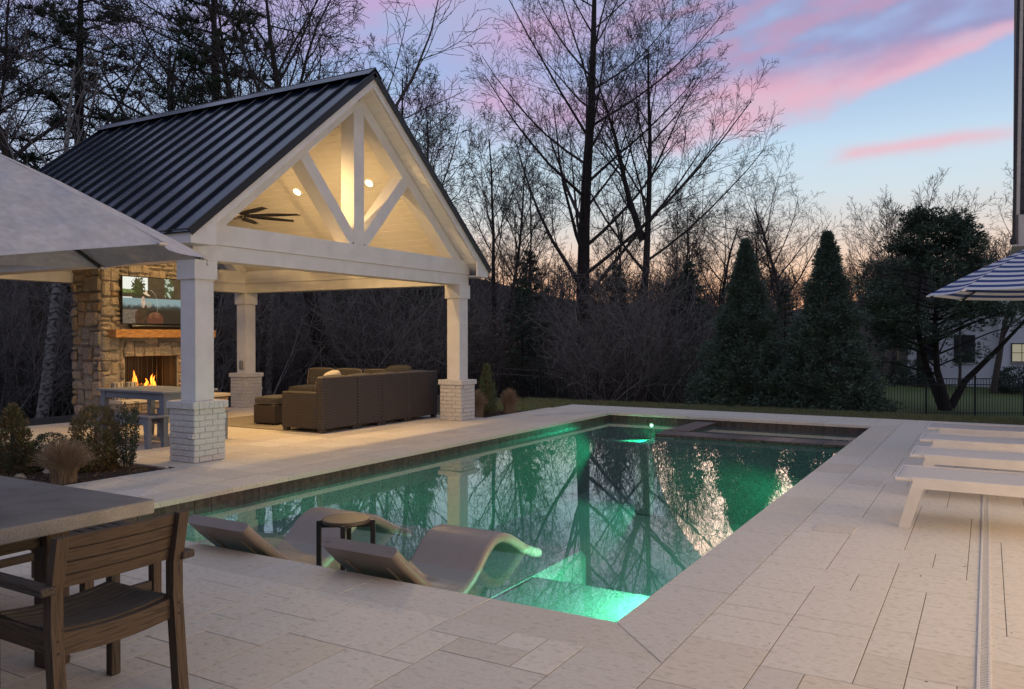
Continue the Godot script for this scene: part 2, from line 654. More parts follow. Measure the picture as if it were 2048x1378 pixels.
	canvas.heightmap_texture = noise_tex(77, 0.006, [[0.0, grey(0)], [1.0, grey(1)]], 3, 512)
	canvas.heightmap_scale = 4.0
	canvas.uv1_scale = Vector3(0.6, 0.6, 0.6)
	canvas.backlight_enabled = true
	canvas.backlight = Color(0.32, 0.31, 0.30)
	grained(paint("lounger_white", lin(0.58, 0.55, 0.52), 0.5), cloudy, Vector3.ONE * 1.3)
	grained(paint("sling", lin(0.54, 0.52, 0.50), 0.85), cloth, Vector3.ONE * 3.0)
	for a in [["stripe_blue", lin(0.025, 0.055, 0.20)], ["stripe_white", lin(0.66, 0.66, 0.68)]]:
		var m := grained(paint(a[0], a[1], 0.9), cloth, Vector3.ONE * 3.0)
		m.backlight_enabled = true
		m.backlight = Color(0.25, 0.25, 0.25)
	grained(paint("drain_plastic", lin(0.56, 0.53, 0.49), 0.5), fine, Vector3.ONE * 2.0)
	# houses
	grained(paint("house_brick", lin(0.78, 0.78, 0.78), 0.8), fine, Vector3.ONE * 1.5)
	grained(paint("shingle", lin(0.055, 0.057, 0.065), 0.85), fine, Vector3.ONE * 2.0, true, bump, 0.6)
	paint("shingle_b", lin(0.040, 0.042, 0.048), 0.9)
	grained(paint("trim_beige", lin(0.50, 0.46, 0.40), 0.6), cloudy, Vector3.ONE)
	paint("window_dark", lin(0.02, 0.022, 0.026), 0.3)
	paint("window_frame_dark", lin(0.03, 0.03, 0.033), 0.5)
	var lit := paint("unseen_window_glow", lin(0.6, 0.5, 0.38), 0.3)
	lit.emission_enabled = true
	lit.emission = Color(1.0, 0.84, 0.64)
	lit.emission_energy_multiplier = 1.0
	var dim := paint("window_pale", lin(0.4, 0.4, 0.36), 0.3)
	dim.emission_enabled = true
	dim.emission = Color(0.95, 0.90, 0.72)
	dim.emission_energy_multiplier = 0.28
	var bulb := paint("lamp_glow", lin(0.9, 0.9, 0.85), 0.4)
	bulb.emission_enabled = true
	bulb.emission = Color(1.0, 0.90, 0.70)
	bulb.emission_energy_multiplier = 10.0
	var pl := paint("pool_lamp_glow", lin(0.9, 1.0, 0.95), 0.3)
	pl.emission_enabled = true
	pl.emission = Color(0.62, 1.0, 0.82)
	pl.emission_energy_multiplier = 7.0
	# ground and plants
	var soil := noise_tex(81, 0.03, [[0.0, Color(0.35, 0.33, 0.3)], [0.5, Color(0.7, 0.68, 0.62)], [1.0, grey(1)]], 6, 512)
	grained(paint("lawn", lin(0.125, 0.155, 0.060), 0.95), noise_tex(82, 0.04, [[0.0, Color(0.50, 0.50, 0.40)], [0.35, Color(0.72, 0.78, 0.55)], [0.6, Color(0.85, 0.90, 0.70)], [1.0, Color(1.0, 0.94, 0.78)]], 6, 512), Vector3.ONE * 0.6, true, bump, 2.0)
	grained(paint("leaf_litter", lin(0.050, 0.038, 0.027), 1.0), soil, Vector3.ONE * 0.5, true, bump, 3.0)
	grained(paint("mulch", lin(0.055, 0.032, 0.022), 1.0), soil, Vector3.ONE * 2.5, true, bump, 2.5)
	paint("mulch_chip", lin(0.075, 0.042, 0.026), 0.95)
	paint("mulch_chip_b", lin(0.12, 0.075, 0.045), 0.95)
	var barkt := noise_tex(85, 0.03, [[0.0, Color(0.4, 0.37, 0.34)], [0.5, Color(0.75, 0.72, 0.68)], [1.0, grey(1)]], 6, 512)
	var barkb := noise_tex(86, 0.03, [[0.0, grey(0)], [1.0, grey(1)]], 5, 512)
	grained(paint("bark_dark", lin(0.060, 0.050, 0.043), 0.95), barkt, Vector3(2.5, 0.5, 2.5), true, barkb, 3.0)
	grained(paint("bark_brown", lin(0.15, 0.125, 0.10), 0.95), barkt, Vector3(2.5, 0.5, 2.5), true, barkb, 3.0)
	grained(paint("bark_pale", lin(0.26, 0.25, 0.23), 0.9), noise_tex(87, 0.02, [[0.0, Color(0.25, 0.24, 0.22)], [0.42, Color(0.5, 0.49, 0.46)], [0.55, Color(0.9, 0.89, 0.86)], [1.0, grey(1)]], 5), Vector3(1.2, 1.6, 1.2), true, barkb, 1.0)
	paint("twig_dark", lin(0.052, 0.042, 0.036), 0.95)
	paint("twig_brown", lin(0.075, 0.058, 0.047), 0.95)
	paint("twig_grey", lin(0.17, 0.15, 0.13), 0.95)
	for a in [["needle_dark", 0.050, 0.082, 0.050], ["needle_blue", 0.064, 0.105, 0.076], ["needle_green", 0.058, 0.095, 0.045], ["needle_bronze", 0.115, 0.075, 0.026], ["needle_olive", 0.065, 0.070, 0.022], ["leaf_holly", 0.030, 0.040, 0.022], ["leaf_box", 0.030, 0.048, 0.020], ["leaf_dry", 0.15, 0.085, 0.045], ["grass_dry", 0.30, 0.215, 0.135], ["grass_dry_b", 0.215, 0.145, 0.09], ["grass_green", 0.070, 0.105, 0.028], ["grass_tan", 0.16, 0.145, 0.07]]:
		var m := paint(a[0], lin(a[1], a[2], a[3]), 0.75)
		m.backlight_enabled = true
		m.backlight = Color(0.22, 0.22, 0.2)


# ---------------------------------------------------------------- terrain, pool, paving
func ground_y(x: float, z: float) -> float:
	var out := maxf(-17.6 - z, -15.4 - x)
	var y := -0.05 - 0.92 * smoothstep(0.0, 9.0, out)
	var far := sqrt(x * x + z * z)
	var side := smoothstep(-0.45, -1.1, x / maxf(1.0, -z))
	y += (8.0 + 4.5 * side + 1.6 * sin(x * 0.071 + 0.7) + 1.2 * sin(z * 0.083 - x * 0.05)) * smoothstep(56.0 - 8.0 * side, 120.0, far) + 0.35 * sin(x * 0.21 + 1.0) * sin(z * 0.17) * smoothstep(30.0, 45.0, far)
	return y


func make_ground() -> void:
	var xs := [-240.0, -180.0, -140.0, -110.0, -90.0, -75.0, -62.0, -52.0, -44.0, -38.0, -33.0, -29.0, -26.0, -23.5, -21.0, -19.0, -17.5, -16.0, -15.0, -13.5, -12.0, -11.0, -10.0, -8.3, -7.2, -5.5, -4.0, -2.5, -1.0, 1.0, 3.2, 6.0, 9.0, 13.0, 18.0, 25.0, 35.0, 50.0, 70.0, 100.0, 150.0, 240.0]
	var zs := [60.0, 30.0, 16.0, 10.0, 4.2, 1.0, -1.0, -3.0, -4.5, -6.35, -9.0, -13.3, -15.0, -17.0, -18.0, -19.0, -20.0, -21.0, -22.0, -23.0, -24.0, -25.0, -26.5, -28.0, -30.0, -32.0, -35.0, -38.0, -42.0, -46.0, -51.0, -57.0, -64.0, -72.0, -82.0, -95.0, -110.0, -130.0, -160.0, -200.0, -260.0]
	var lawn := MB.new()
	var wood := MB.new()
	for i in xs.size() - 1:
		for j in zs.size() - 1:
			var x0: float = xs[i]
			var x1: float = xs[i + 1]
			var z0: float = zs[j]
			var z1: float = zs[j + 1]
			if x0 >= -8.31 and x1 <= 3.21 and z0 <= 4.21 and z1 >= -17.01:
				continue
			var cx := (x0 + x1) * 0.5
			var cz := (z0 + z1) * 0.5
			var m := lawn if (cz > -33.0 and cx > -10.5 and cx < 30.0) or (cx > -7.5 and cx < 40.0 and cz > -60.0) or cz > 0.0 else wood
			var b0 := m.v.size()
			for q in [[x0, z0], [x1, z0], [x1, z1], [x0, z1]]:
				m.v.append(Vector3(q[0], ground_y(q[0], q[1]), q[1]))
				var e := 0.4
				m.n.append(Vector3(ground_y(q[0] - e, q[1]) - ground_y(q[0] + e, q[1]), 2 * e, ground_y(q[0], q[1] - e) - ground_y(q[0], q[1] + e)).normalized())
			m.idx.append_array(PackedInt32Array([b0, b0 + 2, b0 + 1, b0, b0 + 3, b0 + 2]))
	structure("lawn", lawn.mesh(), M.lawn)
	structure("woodland_floor", wood.mesh(), M.leaf_litter)
	# the planting beds beside the pavilion
	var bed := MB.new()
	bed.poly([Vector3(-8.35, -0.02, -6.36), Vector3(-13.6, -0.02, -6.36), Vector3(-13.2, -0.035, -5.2), Vector3(-9.9, -0.035, -4.85), Vector3(-8.35, -0.03, -4.2)], Vector3.UP)
	bed.poly([Vector3(-8.32, -0.02, -13.05), Vector3(-8.32, -0.035, -15.2), Vector3(-9.3, -0.035, -15.0), Vector3(-9.5, -0.02, -13.32)], Vector3.UP)
	structure("planting_bed", bed.mesh(), M.mulch)
	var r := rand(12)
	for g in 2:
		var chips := MB.new()
		for i in 900:
			var p := Vector3(r.randf_range(-10.6, -8.40), 0, r.randf_range(-6.3, -4.6))
			if i % 4 == 0:
				p = Vector3(r.randf_range(-9.2, -8.36), 0, r.randf_range(-15.0, -13.1))
			p.y = r.randf_range(-0.035, -0.012)
			chips.box(p, Vector3(r.randf_range(0.02, 0.07), 0.006, r.randf_range(0.008, 0.018)), 0.0, Basis.from_euler(Vector3(r.randf_range(-0.3, 0.3), r.randf_range(0, TAU), r.randf_range(-0.3, 0.3))))
		var o := part(self, numbered("mulch_chips"), chips.mesh(), M.mulch_chip if g == 0 else M.mulch_chip_b)
		tag(o, "dark shredded bark mulch under the shrubs" if g == 0 else "scattered pale bark chips under the shrubs", "mulch", "", "stuff")


func pave(parent: Node, inside: Callable, x0: float, z0: float, cols: int, rows: int, unit: float, sizes: Array, seed_: int, most: int) -> void:
	# random ashlar on a grid; the stones nearest to the camera become parts, the rest one part
	var r := rand(seed_)
	var used := {}
	var stones := []
	for j in rows:
		for i in cols:
			if used.has(Vector2i(i, j)):
				continue
			if not inside.call(x0 + (i + 0.5) * unit, z0 - (j + 0.5) * unit):
				continue
			var pick := Vector2i(1, 1)
			var order := sizes.duplicate()
			for k in range(order.size() - 1, 0, -1):
				var q := r.randi_range(0, k)
				var tmp = order[k]
				order[k] = order[q]
				order[q] = tmp
			order.append(Vector2i(2, 1))
			order.append(Vector2i(1, 2))
			for s in order:
				var ok := true
				for b in s.y:
					for a in s.x:
						var c := Vector2i(i + a, j + b)
						if used.has(c) or c.x >= cols or c.y >= rows or not inside.call(x0 + (c.x + 0.5) * unit, z0 - (c.y + 0.5) * unit):
							ok = false
							break
					if not ok:
						break
				if ok:
					pick = s
					break
			for b in pick.y:
				for a in pick.x:
					used[Vector2i(i + a, j + b)] = true
			stones.append([Vector3(x0 + (i + pick.x * 0.5) * unit, 0, z0 - (j + pick.y * 0.5) * unit), pick])
	stones.sort_custom(func(a, b): return a[0].length_squared() < b[0].length_squared())
	var shared := {}
	var rest := MB.new()
	for k in stones.size():
		var at: Vector3 = stones[k][0]
		var s: Vector2i = stones[k][1]
		var gap := 0.0045
		at.y = r.randf_range(-0.0006, 0.0004)
		if k < most:
			if not shared.has(s):
				shared[s] = box_mesh(Vector3(0, -0.015, 0), Vector3(s.x * unit - gap, 0.03, s.y * unit - gap), 0.0008)
			part(parent, "paver", shared[s], M["travertine_%d" % r.randi_range(0, 4)], Transform3D(Basis.from_euler(Vector3(r.randf_range(-0.0004, 0.0004), r.randf_range(-0.002, 0.002), r.randf_range(-0.0004, 0.0004))), at))
		else:
			rest.box(at + Vector3(0, -0.015, 0), Vector3(s.x * unit - gap, 0.03, s.y * unit - gap), 0.0008)
	if rest.v.size():
		var o := part(parent, "paver_field", rest.mesh(), M.travertine_1)
		o.set_meta("kind", "stuff")


func eased_slab(m: MB, q: Array, h: float, ch: float) -> void:
	# a stone on the quad q with its upper edges eased
	var mid := Vector3.ZERO
	for p in q:
		mid += p
	mid /= q.size()
	var top := []
	var rim := []
	for i in q.size():
		var a: Vector3 = (q[(i + 1) % q.size()] - q[i]).normalized()
		var b: Vector3 = (q[(i + q.size() - 1) % q.size()] - q[i]).normalized()
		rim.append(q[i] + Vector3.UP * (h - ch))
		top.append(q[i] + (a + b) * (ch * 0.75 / maxf(0.3, a.cross(b).length())) + Vector3.UP * h)
	m.poly(q, Vector3.DOWN)
	m.poly(top, Vector3.UP)
	for i in q.size():
		var j := (i + 1) % q.size()
		var o: Vector3 = (q[i] + q[j]) * 0.5 - mid
		m.poly([q[i], q[j], rim[j], rim[i]], o)
		m.poly([rim[i], rim[j], top[j], top[i]], o.normalized() + Vector3.UP)


func make_deck() -> void:
	# bedding under the stones
	var b := MB.new()
	for a in [[-8.3, 3.2, -3.70, 4.2], [-1.33, 3.2, -17.0, -3.70], [-8.3, -7.11, -17.0, -3.70], [-7.11, -1.33, -17.0, -15.88]]:
		b.box(Vector3((a[0] + a[1]) * 0.5, -0.0520, (a[2] + a[3]) * 0.5), Vector3(a[1] - a[0], 0.10, a[3] - a[2]))
	for a in [[-7.11, -6.75, -15.5, -4.08], [-1.69, -1.33, -15.5, -4.08], [-7.11, -1.33, -4.08, -3.70], [-7.11, -1.33, -15.88, -15.5]]:
		b.box(Vector3((a[0] + a[1]) * 0.5, -0.09, (a[2] + a[3]) * 0.5), Vector3(a[1] - a[0] - 0.002, 0.08, a[3] - a[2] - 0.002))
	var deck := structure("pool_deck", b.mesh(), M.joint)
	var u := 0.2032
	var big := [Vector2i(3, 2), Vector2i(3, 2), Vector2i(2, 2), Vector2i(3, 3), Vector2i(2, 3), Vector2i(4, 2), Vector2i(2, 1)]
	pave(deck, func(x, z): return (z > -3.70) or (x > -1.33) or z < -15.88, -8.2388, 3.8144, 56, 102, u, big, 5, 300)
	var wide := [Vector2i(4, 2), Vector2i(3, 2), Vector2i(3, 3), Vector2i(4, 3), Vector2i(2, 2)]
	var side := structure("pool_surround", box_mesh(Vector3(-7.725, -0.14, -9.8), Vector3(1.16, 0.04, 12.0)), M.joint)
	pave(side, func(x, z): return x < -7.11 and z < -3.704 and z > -15.9, -8.3312, -3.704, 6, 60, u, wide, 9, 130)
	# coping: a mitred frame of long stones round the water
	var r := rand(77)
	var cop := Node3D.new()
	cop.name = numbered("pool_coping")
	cop.set_meta("kind", "structure")
	add_child(cop)
	var inn := [Vector2(-1.739, -4.107), Vector2(-6.70, -4.107), Vector2(-6.70, -15.47), Vector2(-1.739, -15.47)]
	var outw := [Vector2(-1.332, -3.70), Vector2(-7.107, -3.70), Vector2(-7.107, -15.877), Vector2(-1.332, -15.877)]
	for k in 4:
		var a0: Vector2 = inn[k]
		var a1: Vector2 = inn[(k + 1) % 4]
		var o0: Vector2 = outw[k]
		var o1: Vector2 = outw[(k + 1) % 4]
		var L := (a1 - a0).length()
		var d := (a1 - a0).normalized()
		var nn := (o0 - a0) - d * (o0 - a0).dot(d)
		var t := 0.0
		var cnt := int(round(L / 0.84))
		for i in cnt:
			var t1 := L if i == cnt - 1 else t + L / cnt * r.randf_range(0.93, 1.07)
			var g := 0.0022
			var p := [a0 + d * (t + g), a0 + d * (t1 - g), a0 + d * (t1 - g) + nn, a0 + d * (t + g) + nn]
			if i == 0:
				p[0] = a0 + d * 0.0015
				p[3] = o0 + d * 0.0025
			if i == cnt - 1:
				p[1] = a1 - d * 0.0015
				p[2] = o1 - d * 0.0025
			var q := []
			for e in p:
				q.append(Vector3(e.x, -0.05, e.y))
			var m := MB.new()
			eased_slab(m, q, 0.05 + r.randf_range(-0.0006, 0.0006), 0.0045)
			part(cop, "coping_stone", m.mesh(), M["travertine_%d" % r.randi_range(0, 4)])
			t = t1
	# pavilion floor
	var f := structure("pavilion_floor", box_mesh(Vector3(-11.38, -0.0870, -9.83), Vector3(6.06, 0.17, 6.96)), M.joint)
	pave(f, func(_x, _z): return true, -14.41, -6.36, 30, 34, u, [Vector2i(4, 2), Vector2i(3, 2), Vector2i(3, 3), Vector2i(2, 2)], 21, 220)
	# the stepped edge of the slab towards the bed
	var edge := MB.new()
	for i in 7:
		edge.box(Vector3(-8.85 - i * 0.8, -0.035, -6.335), Vector3(0.79, 0.075, 0.05), 0.004)
	part(f, "edge_stones", edge.mesh(), M.travertine_2)


func make_pool() -> void:
	var b := MB.new()
	var X0 := -6.72
	var X1 := -1.72
	var Z0 := -4.09
	var Z1 := -15.49
	var D := -1.45
	var S := -0.46
	var T := -0.05
	# walls
	b.poly([Vector3(X0, D, Z0), Vector3(X0, D, Z1), Vector3(X0, T, Z1), Vector3(X0, T, Z0)], Vector3.RIGHT)
	b.poly([Vector3(X1, D, Z0), Vector3(X1, D, Z1), Vector3(X1, T, Z1), Vector3(X1, T, Z0)], Vector3.LEFT)
	b.poly([Vector3(X0, D, Z1), Vector3(X1, D, Z1), Vector3(X1, T, Z1), Vector3(X0, T, Z1)], Vector3.BACK)
	b.poly([Vector3(X0, D, Z0), Vector3(X1, D, Z0), Vector3(X1, T, Z0), Vector3(X0, T, Z0)], Vector3.FORWARD)
	b.poly([Vector3(X0, D, Z0), Vector3(X1, D, Z0), Vector3(X1, D, Z1), Vector3(X0, D, Z1)], Vector3.UP)
	var basin := structure("pool_basin", b.mesh(), M.pebble)
	# tanning ledge with a notch for the steps
	var s := MB.new()
	s.box(Vector3((X0 - 3.25) * 0.5, (D + S) * 0.5, (Z0 - 7.0) * 0.5), Vector3(-3.25 - X0, S - D, -(7.0 + Z0)).abs(), 0.05)
	s.box(Vector3((X1 - 3.25) * 0.5 - 0.02, (D + S) * 0.5 - 0.0005, (Z0 - 6.02) * 0.5), Vector3(X1 + 3.25 + 0.04, S - D, 6.02 + Z0), 0.03)
	part(basin, "tanning_ledge", s.mesh(), M.pebble)
	for i in 3:
		var y := S - 0.22 * (i + 1)
		part(basin, "step", box_mesh(Vector3((X1 - 3.25) * 0.5 - 0.01, (D + y) * 0.5, -6.02 - 0.36 * (i + 0.5)), Vector3(X1 + 3.25, y - D, 0.36), 0.03), M.pebble)
	part(basin, "bench", box_mesh(Vector3((X0 - 4.86) * 0.5, (D - 0.5) * 0.5, -15.2), Vector3(-4.86 - X0, -0.5 - D, 0.56), 0.03), M.pebble)
	part(basin, "bench", box_mesh(Vector3(-5.0, (D - 0.25) * 0.5, -14.2), Vector3(0.30, -0.25 - D, 2.54), 0.03), M.pebble)
	# waterline tiles
	var r := rand(5)
	for k in 55:
		var z := -4.09 - 0.2065 * (k + 0.5)
		part(basin, "tile", box_mesh(Vector3(X0 + 0.004, -0.125, z), Vector3(0.012, 0.15, 0.203), 0.002), M["tile_%d" % r.randi_range(0, 2)])
	for k in 24:
		var x := X0 + 0.2083 * (k + 0.5)
		part(basin, "tile", box_mesh(Vector3(x, -0.125, Z1 + 0.004), Vector3(0.204, 0.15, 0.012), 0.002), M["tile_%d" % r.randi_range(0, 2)])
		part(basin, "tile", box_mesh(Vector3(x, -0.125, Z0 - 0.004), Vector3(0.204, 0.15, 0.012), 0.002), M["tile_%d" % r.randi_range(0, 2)])
	# the spa in the far corner: tiled walls, stone rim
	var sw := MB.new()
	sw.box(Vector3(-4.665, -0.79, -14.28), Vector3(0.35, 1.32, 2.4), 0.0)
	sw.box(Vector3(-3.19, -0.79, -13.36), Vector3(2.94, 1.32, 0.50), 0.0)
	sw.box(Vector3(-3.1, -1.2, -14.5), Vector3(2.76, 0.5, 1.9), 0.0)
	var spa := part(basin, "spa", sw.mesh(), M.pebble)
	for k in 7:
		part(spa, "rim_stone", box_mesh(Vector3(-4.84 + 0.22 + k * 0.443, -0.105, -13.36), Vector3(0.436, 0.05, 0.54), 0.004), M.spa_stone if k % 3 else M.tile_2)
	for k in 4:
		part(spa, "rim_stone", box_mesh(Vector3(-4.665, -0.105, -13.92 - k * 0.445), Vector3(0.39, 0.05, 0.438), 0.004), M.spa_stone if k % 2 else M.tile_2)
	for p in [Vector3(-2.52, S + 0.004, -5.2), Vector3(-2.44, S - 0.22 + 0.004, -6.24)]:
		var c := MB.new()
		c.lathe(p, [[0.0, 0.006], [0.035, 0.006], [0.045, 0.0]].map(func(a): return a), 16)
		part(basin, "floor_inlet", c.mesh(), M.slate_paint)
	# water
	var w := MB.new()
	w.poly([Vector3(X0, -0.14, Z0), Vector3(X1, -0.14, Z0), Vector3(X1, -0.14, Z1), Vector3(X0, -0.14, Z1)], Vector3.UP)
	structure("pool_water", w.mesh(), M.water)
	# wall lamps; those on the right are unseen, placed to spread teal light
	pool_lamp(Vector3(-5.79, -0.215, Z1 + 0.014), Vector3.BACK, "glowing round pool light on the far tiled wall", Color(0.16, 1.0, 0.72), 6.0, 0.8, 52.0)
	pool_lamp(Vector3(X1 - 0.004, -0.24, -5.75), Vector3.LEFT, "unseen pool light under the right coping, lighting the ledge beside the steps", Color(0.54, 1.0, 0.80), 13.0, 0.8, 54.0)
	pool_lamp(Vector3(X1 - 0.004, -0.42, -9.0), Vector3.LEFT, "unseen pool light under the right coping, placed to light the middle of the pool", Color(0.12, 1.0, 0.76), 6.0, 1.1, 54.0)
	pool_lamp(Vector3(X1 - 0.004, -0.36, -12.2), Vector3.LEFT, "unseen pool light under the right coping, lighting the water near the spa", Color(0.12, 1.0, 0.68), 6.0, 1.1, 54.0)


func pool_lamp(at: Vector3, face: Vector3, label: String, c: Color, e: float, tilt: float, cone: float) -> void:
	var t := thing("pool_light", label, "pool light", at, "lights in the pool walls")
	var bs := Basis(Quaternion(Vector3.UP, face))
	var ring := MB.new()
	ring.lathe(Vector3.ZERO, [[0.06, 0.0], [0.06, 0.012], [0.034, 0.018]], 20, bs)
	part(t, "housing_ring", ring.mesh(), M.nickel)
	var lens := MB.new()
	lens.lathe(Vector3.ZERO, [[0.034, 0.014], [0.022, 0.020], [0.0, 0.023]], 20, bs)
	part(t, "lens", lens.mesh(), M.pool_lamp_glow)
	# the lamp throws its beam across and down into the water
	var l := SpotLight3D.new()
	l.name = "glow"
	l.light_color = c
	l.light_energy = e
	l.light_size = 0.09
	l.spot_angle = cone
	l.spot_angle_attenuation = 0.4
	l.spot_range = 14.0
	l.spot_attenuation = 2.0
	l.shadow_enabled = true
	t.add_child(l)
	l.position = face * 0.06
	l.basis = Basis.looking_at((face + Vector3.DOWN * tilt).normalized(), Vector3.UP)


# ---------------------------------------------------------------- pavilion
const RZ := -9.82      # ridge line
const SL := 0.8255     # fall of the roof per metre
const XF := -8.2       # front of the rake boards
const XB := -15.0
const UNSEEN_HOUSE_LIGHT := 12.5  # strength of the out-of-view house windows that warm the deck


func roof_y(dz: float) -> float:
	return 5.60 - SL * absf(dz)


func make_pavilion() -> void:
	var pav := thing("pavilion", "white open-sided pool pavilion with dark standing-seam metal gable roof", "pavilion", Vector3(-11.5, 0, RZ))
	var o := Vector3(11.5, 0, -RZ)
	var to := Transform3D(Basis(), o)
	# brick piers and posts
	var r := rand(31)
	for c in [[-8.62, -6.90, true], [-8.62, -12.75, true], [-14.30, -12.75, true], [-14.30, -6.90, false]]:
		brick_pier(pav, c[0], c[1], c[2], r, to)
		var post := MB.new()
		post.box(Vector3(c[0], 1.52, c[1]), Vector3(0.28, 1.54, 0.28), 0.004)
		var pp := part(pav, "post", post.mesh(), M.white_paint, to)
		part(pp, "capital", box_mesh(Vector3(c[0], 2.395, c[1]), Vector3(0.345, 0.25, 0.345), 0.004), M.white_paint)
	# beams: a lower course and a prouder upper course on all four sides
	for a in [[Vector3(-8.62, 0, -6.73), Vector3(-8.62, 0, -12.92)], [Vector3(-14.30, 0, -6.73), Vector3(-14.30, 0, -12.92)]]:
		part(pav, "beam", bar_mesh(a[0] + Vector3.UP * 2.62, a[1] + Vector3.UP * 2.62, 0.28, 0.20), M.white_paint, to)
		part(pav, "beam", bar_mesh(a[0] + Vector3.UP * 2.853, a[1] + Vector3.UP * 2.853, 0.32, 0.266), M.white_paint, to)
	for z in [-6.90, -12.75]:
		part(pav, "beam", bar_mesh(Vector3(-8.765, 2.62, z), Vector3(-14.155, 2.62, z), 0.28, 0.199), M.white_paint, to)
		part(pav, "beam", bar_mesh(Vector3(-8.785, 2.853, z), Vector3(-14.135, 2.853, z), 0.32, 0.265), M.white_paint, to)
	# front truss, and the same at the back
	for x in [-8.62, -14.30]:
		var d := 0.27
		part(pav, "king_post", box_mesh(Vector3(x, 4.09, RZ), Vector3(d, 2.205, 0.235), 0.004), M.white_paint, to)
		for s in [-1.0, 1.0]:
			var a := Vector3(x, 3.03, RZ + s * 0.12)
			var e := Vector3(x, 4.30, RZ + s * 1.30)
			part(pav, "brace", bar_mesh(a, e, d - 0.012, 0.20, Vector3.UP), M.white_paint, to)
			var q0 := Vector3(x, roof_y(0.0) - 0.36, RZ + s * 0.02)
			var q1 := Vector3(x, roof_y(3.02) - 0.36, RZ + s * 3.02)
			part(pav, "rafter", bar_mesh(q0, q1, d - 0.006, 0.19, Vector3.UP), M.white_paint, to)
	# ceiling boards, tongue and groove, along the roof
	var nrm := {}
	for s in [-1.0, 1.0]:
		var dirv := Vector3(0, -SL, s).normalized()
		var up := Vector3(0, s * dirv.z, -s * dirv.y * 1.0)
		up = Vector3(0, 1.0, s * SL).normalized()
		nrm[s] = up
		var top := Vector3(0, roof_y(0) - 0.20, RZ)
		var ceil := Node3D.new()
		ceil.name = "ceiling"
		pav.add_child(ceil, true)
		ceil.transform = to
		var wd := 0.138
		for k in 30:
			var c := top + dirv * (wd * (k + 0.5) + 0.02) - up * 0.005
			if c.y < 2.90:
				break
			var m := MB.new()
			m.box(Vector3((XF - 0.04 + XB + 0.05) * 0.5, c.y, c.z), Vector3(XF - 0.04 - XB - 0.05, 0.016, wd - 0.002), 0.0045, Basis(Vector3.RIGHT, up, Vector3.RIGHT.cross(up)))
			part(ceil, "ceiling_board", m.mesh(), M.board_white)
		# sheathing above the boards
		var sh := MB.new()
		var sc := Vector3((XF - 0.035 + XB + 0.035) * 0.5, 0, 0) + Vector3(0, roof_y(0), RZ) + dirv * 2.165 - up * 0.085
		sh.box(sc, Vector3(XF - XB - 0.07, 0.13, 4.33), 0.0, Basis(Vector3.RIGHT, up, Vector3.RIGHT.cross(up)))
		part(pav, "roof_deck", sh.mesh(), M.white_paint, to)
		# rake boards front and back, with a level return at the eave
		for x in [XF, XB + 0.03]:
			var zz := func(dz: float, y: float) -> Vector3: return Vector3(x, y, RZ + s * dz)
			var rk := MB.new()
			rk.prism([zz.call(0.0, 5.60), zz.call(2.97, roof_y(2.97)), zz.call(2.97, roof_y(2.97) - 0.205), zz.call(0.0, 5.395)], Vector3(-0.03, 0, 0))
			rk.prism([zz.call(2.972, roof_y(2.972)), zz.call(3.345, 2.838), zz.call(3.345, 2.675), zz.call(2.972, 2.675)], Vector3(-0.03, 0, 0))
			part(pav, "rake_board", rk.mesh(), M.white_paint, to)
		# eave board and soffit
		part(pav, "eave_board", box_mesh(Vector3((XF + XB) * 0.5, 2.757, RZ + s * 3.332), Vector3(XF - XB - 0.07, 0.163, 0.026), 0.003), M.white_paint, to)
		part(pav, "soffit", box_mesh(Vector3((XF + XB) * 0.5, 2.688, RZ + s * 3.16), Vector3(XF - XB - 0.064, 0.022, 0.31), 0.0), M.white_paint, to)
		# metal: flat pans between raised seams
		var n := 17
		var pw := (XF - XB + 0.06) / n
		var len_ := 4.42
		for k in n:
			var x := XF + 0.03 - pw * (k + 0.5)
			var c := Vector3(x, roof_y(0) + 0.012, RZ) + dirv * (len_ * 0.5 - 0.02) - up * 0.008
			var pm := MB.new()
			var bs := Basis(Vector3.RIGHT, up, Vector3.RIGHT.cross(up))
			pm.box(c, Vector3(pw - 0.002, 0.012, len_), 0.001, bs)
			var pan := part(pav, "roof_panel", pm.mesh(), M.roof_metal, to)
			var sm := MB.new()
			sm.box(c + Vector3(pw * 0.5, 0, 0) + up * 0.022, Vector3(0.030, 0.036, len_ + 0.004), 0.003, bs)
			part(pan, "seam", sm.mesh(), M.seam_metal)
			if k == n - 1:
				var s2 := MB.new()
				s2.box(c - Vector3(pw * 0.5 - 0.01, 0, 0) + up * 0.022, Vector3(0.030, 0.036, len_ + 0.004), 0.003, bs)
				part(pan, "seam", s2.mesh(), M.seam_metal)
		var trim := MB.new()
		var cc := Vector3(XF + 0.035, roof_y(0) + 0.012, RZ) + dirv * (len_ * 0.5 - 0.02)
		trim.box(cc - up * 0.03, Vector3(0.012, 0.07, len_), 0.002, Basis(Vector3.RIGHT, up, Vector3.RIGHT.cross(up)))
		part(pav, "rake_trim", trim.mesh(), M.black_metal, to)
		var drip := MB.new()
		drip.box(Vector3((XF + XB) * 0.5, 2.825, RZ + s * 3.36), Vector3(XF - XB + 0.08, 0.05, 0.012), 0.002)
		part(pav, "drip_edge", drip.mesh(), M.black_metal, to)
		var cap := MB.new()
		cap.box(Vector3((XF + XB) * 0.5, roof_y(0) + 0.075, RZ) + dirv * 0.09 + up * 0.01, Vector3(XF - XB + 0.10, 0.012, 0.22), 0.002, Basis(Vector3.RIGHT, up, Vector3.RIGHT.cross(up)))
		part(pav, "ridge_cap", cap.mesh(), M.roof_metal, to)
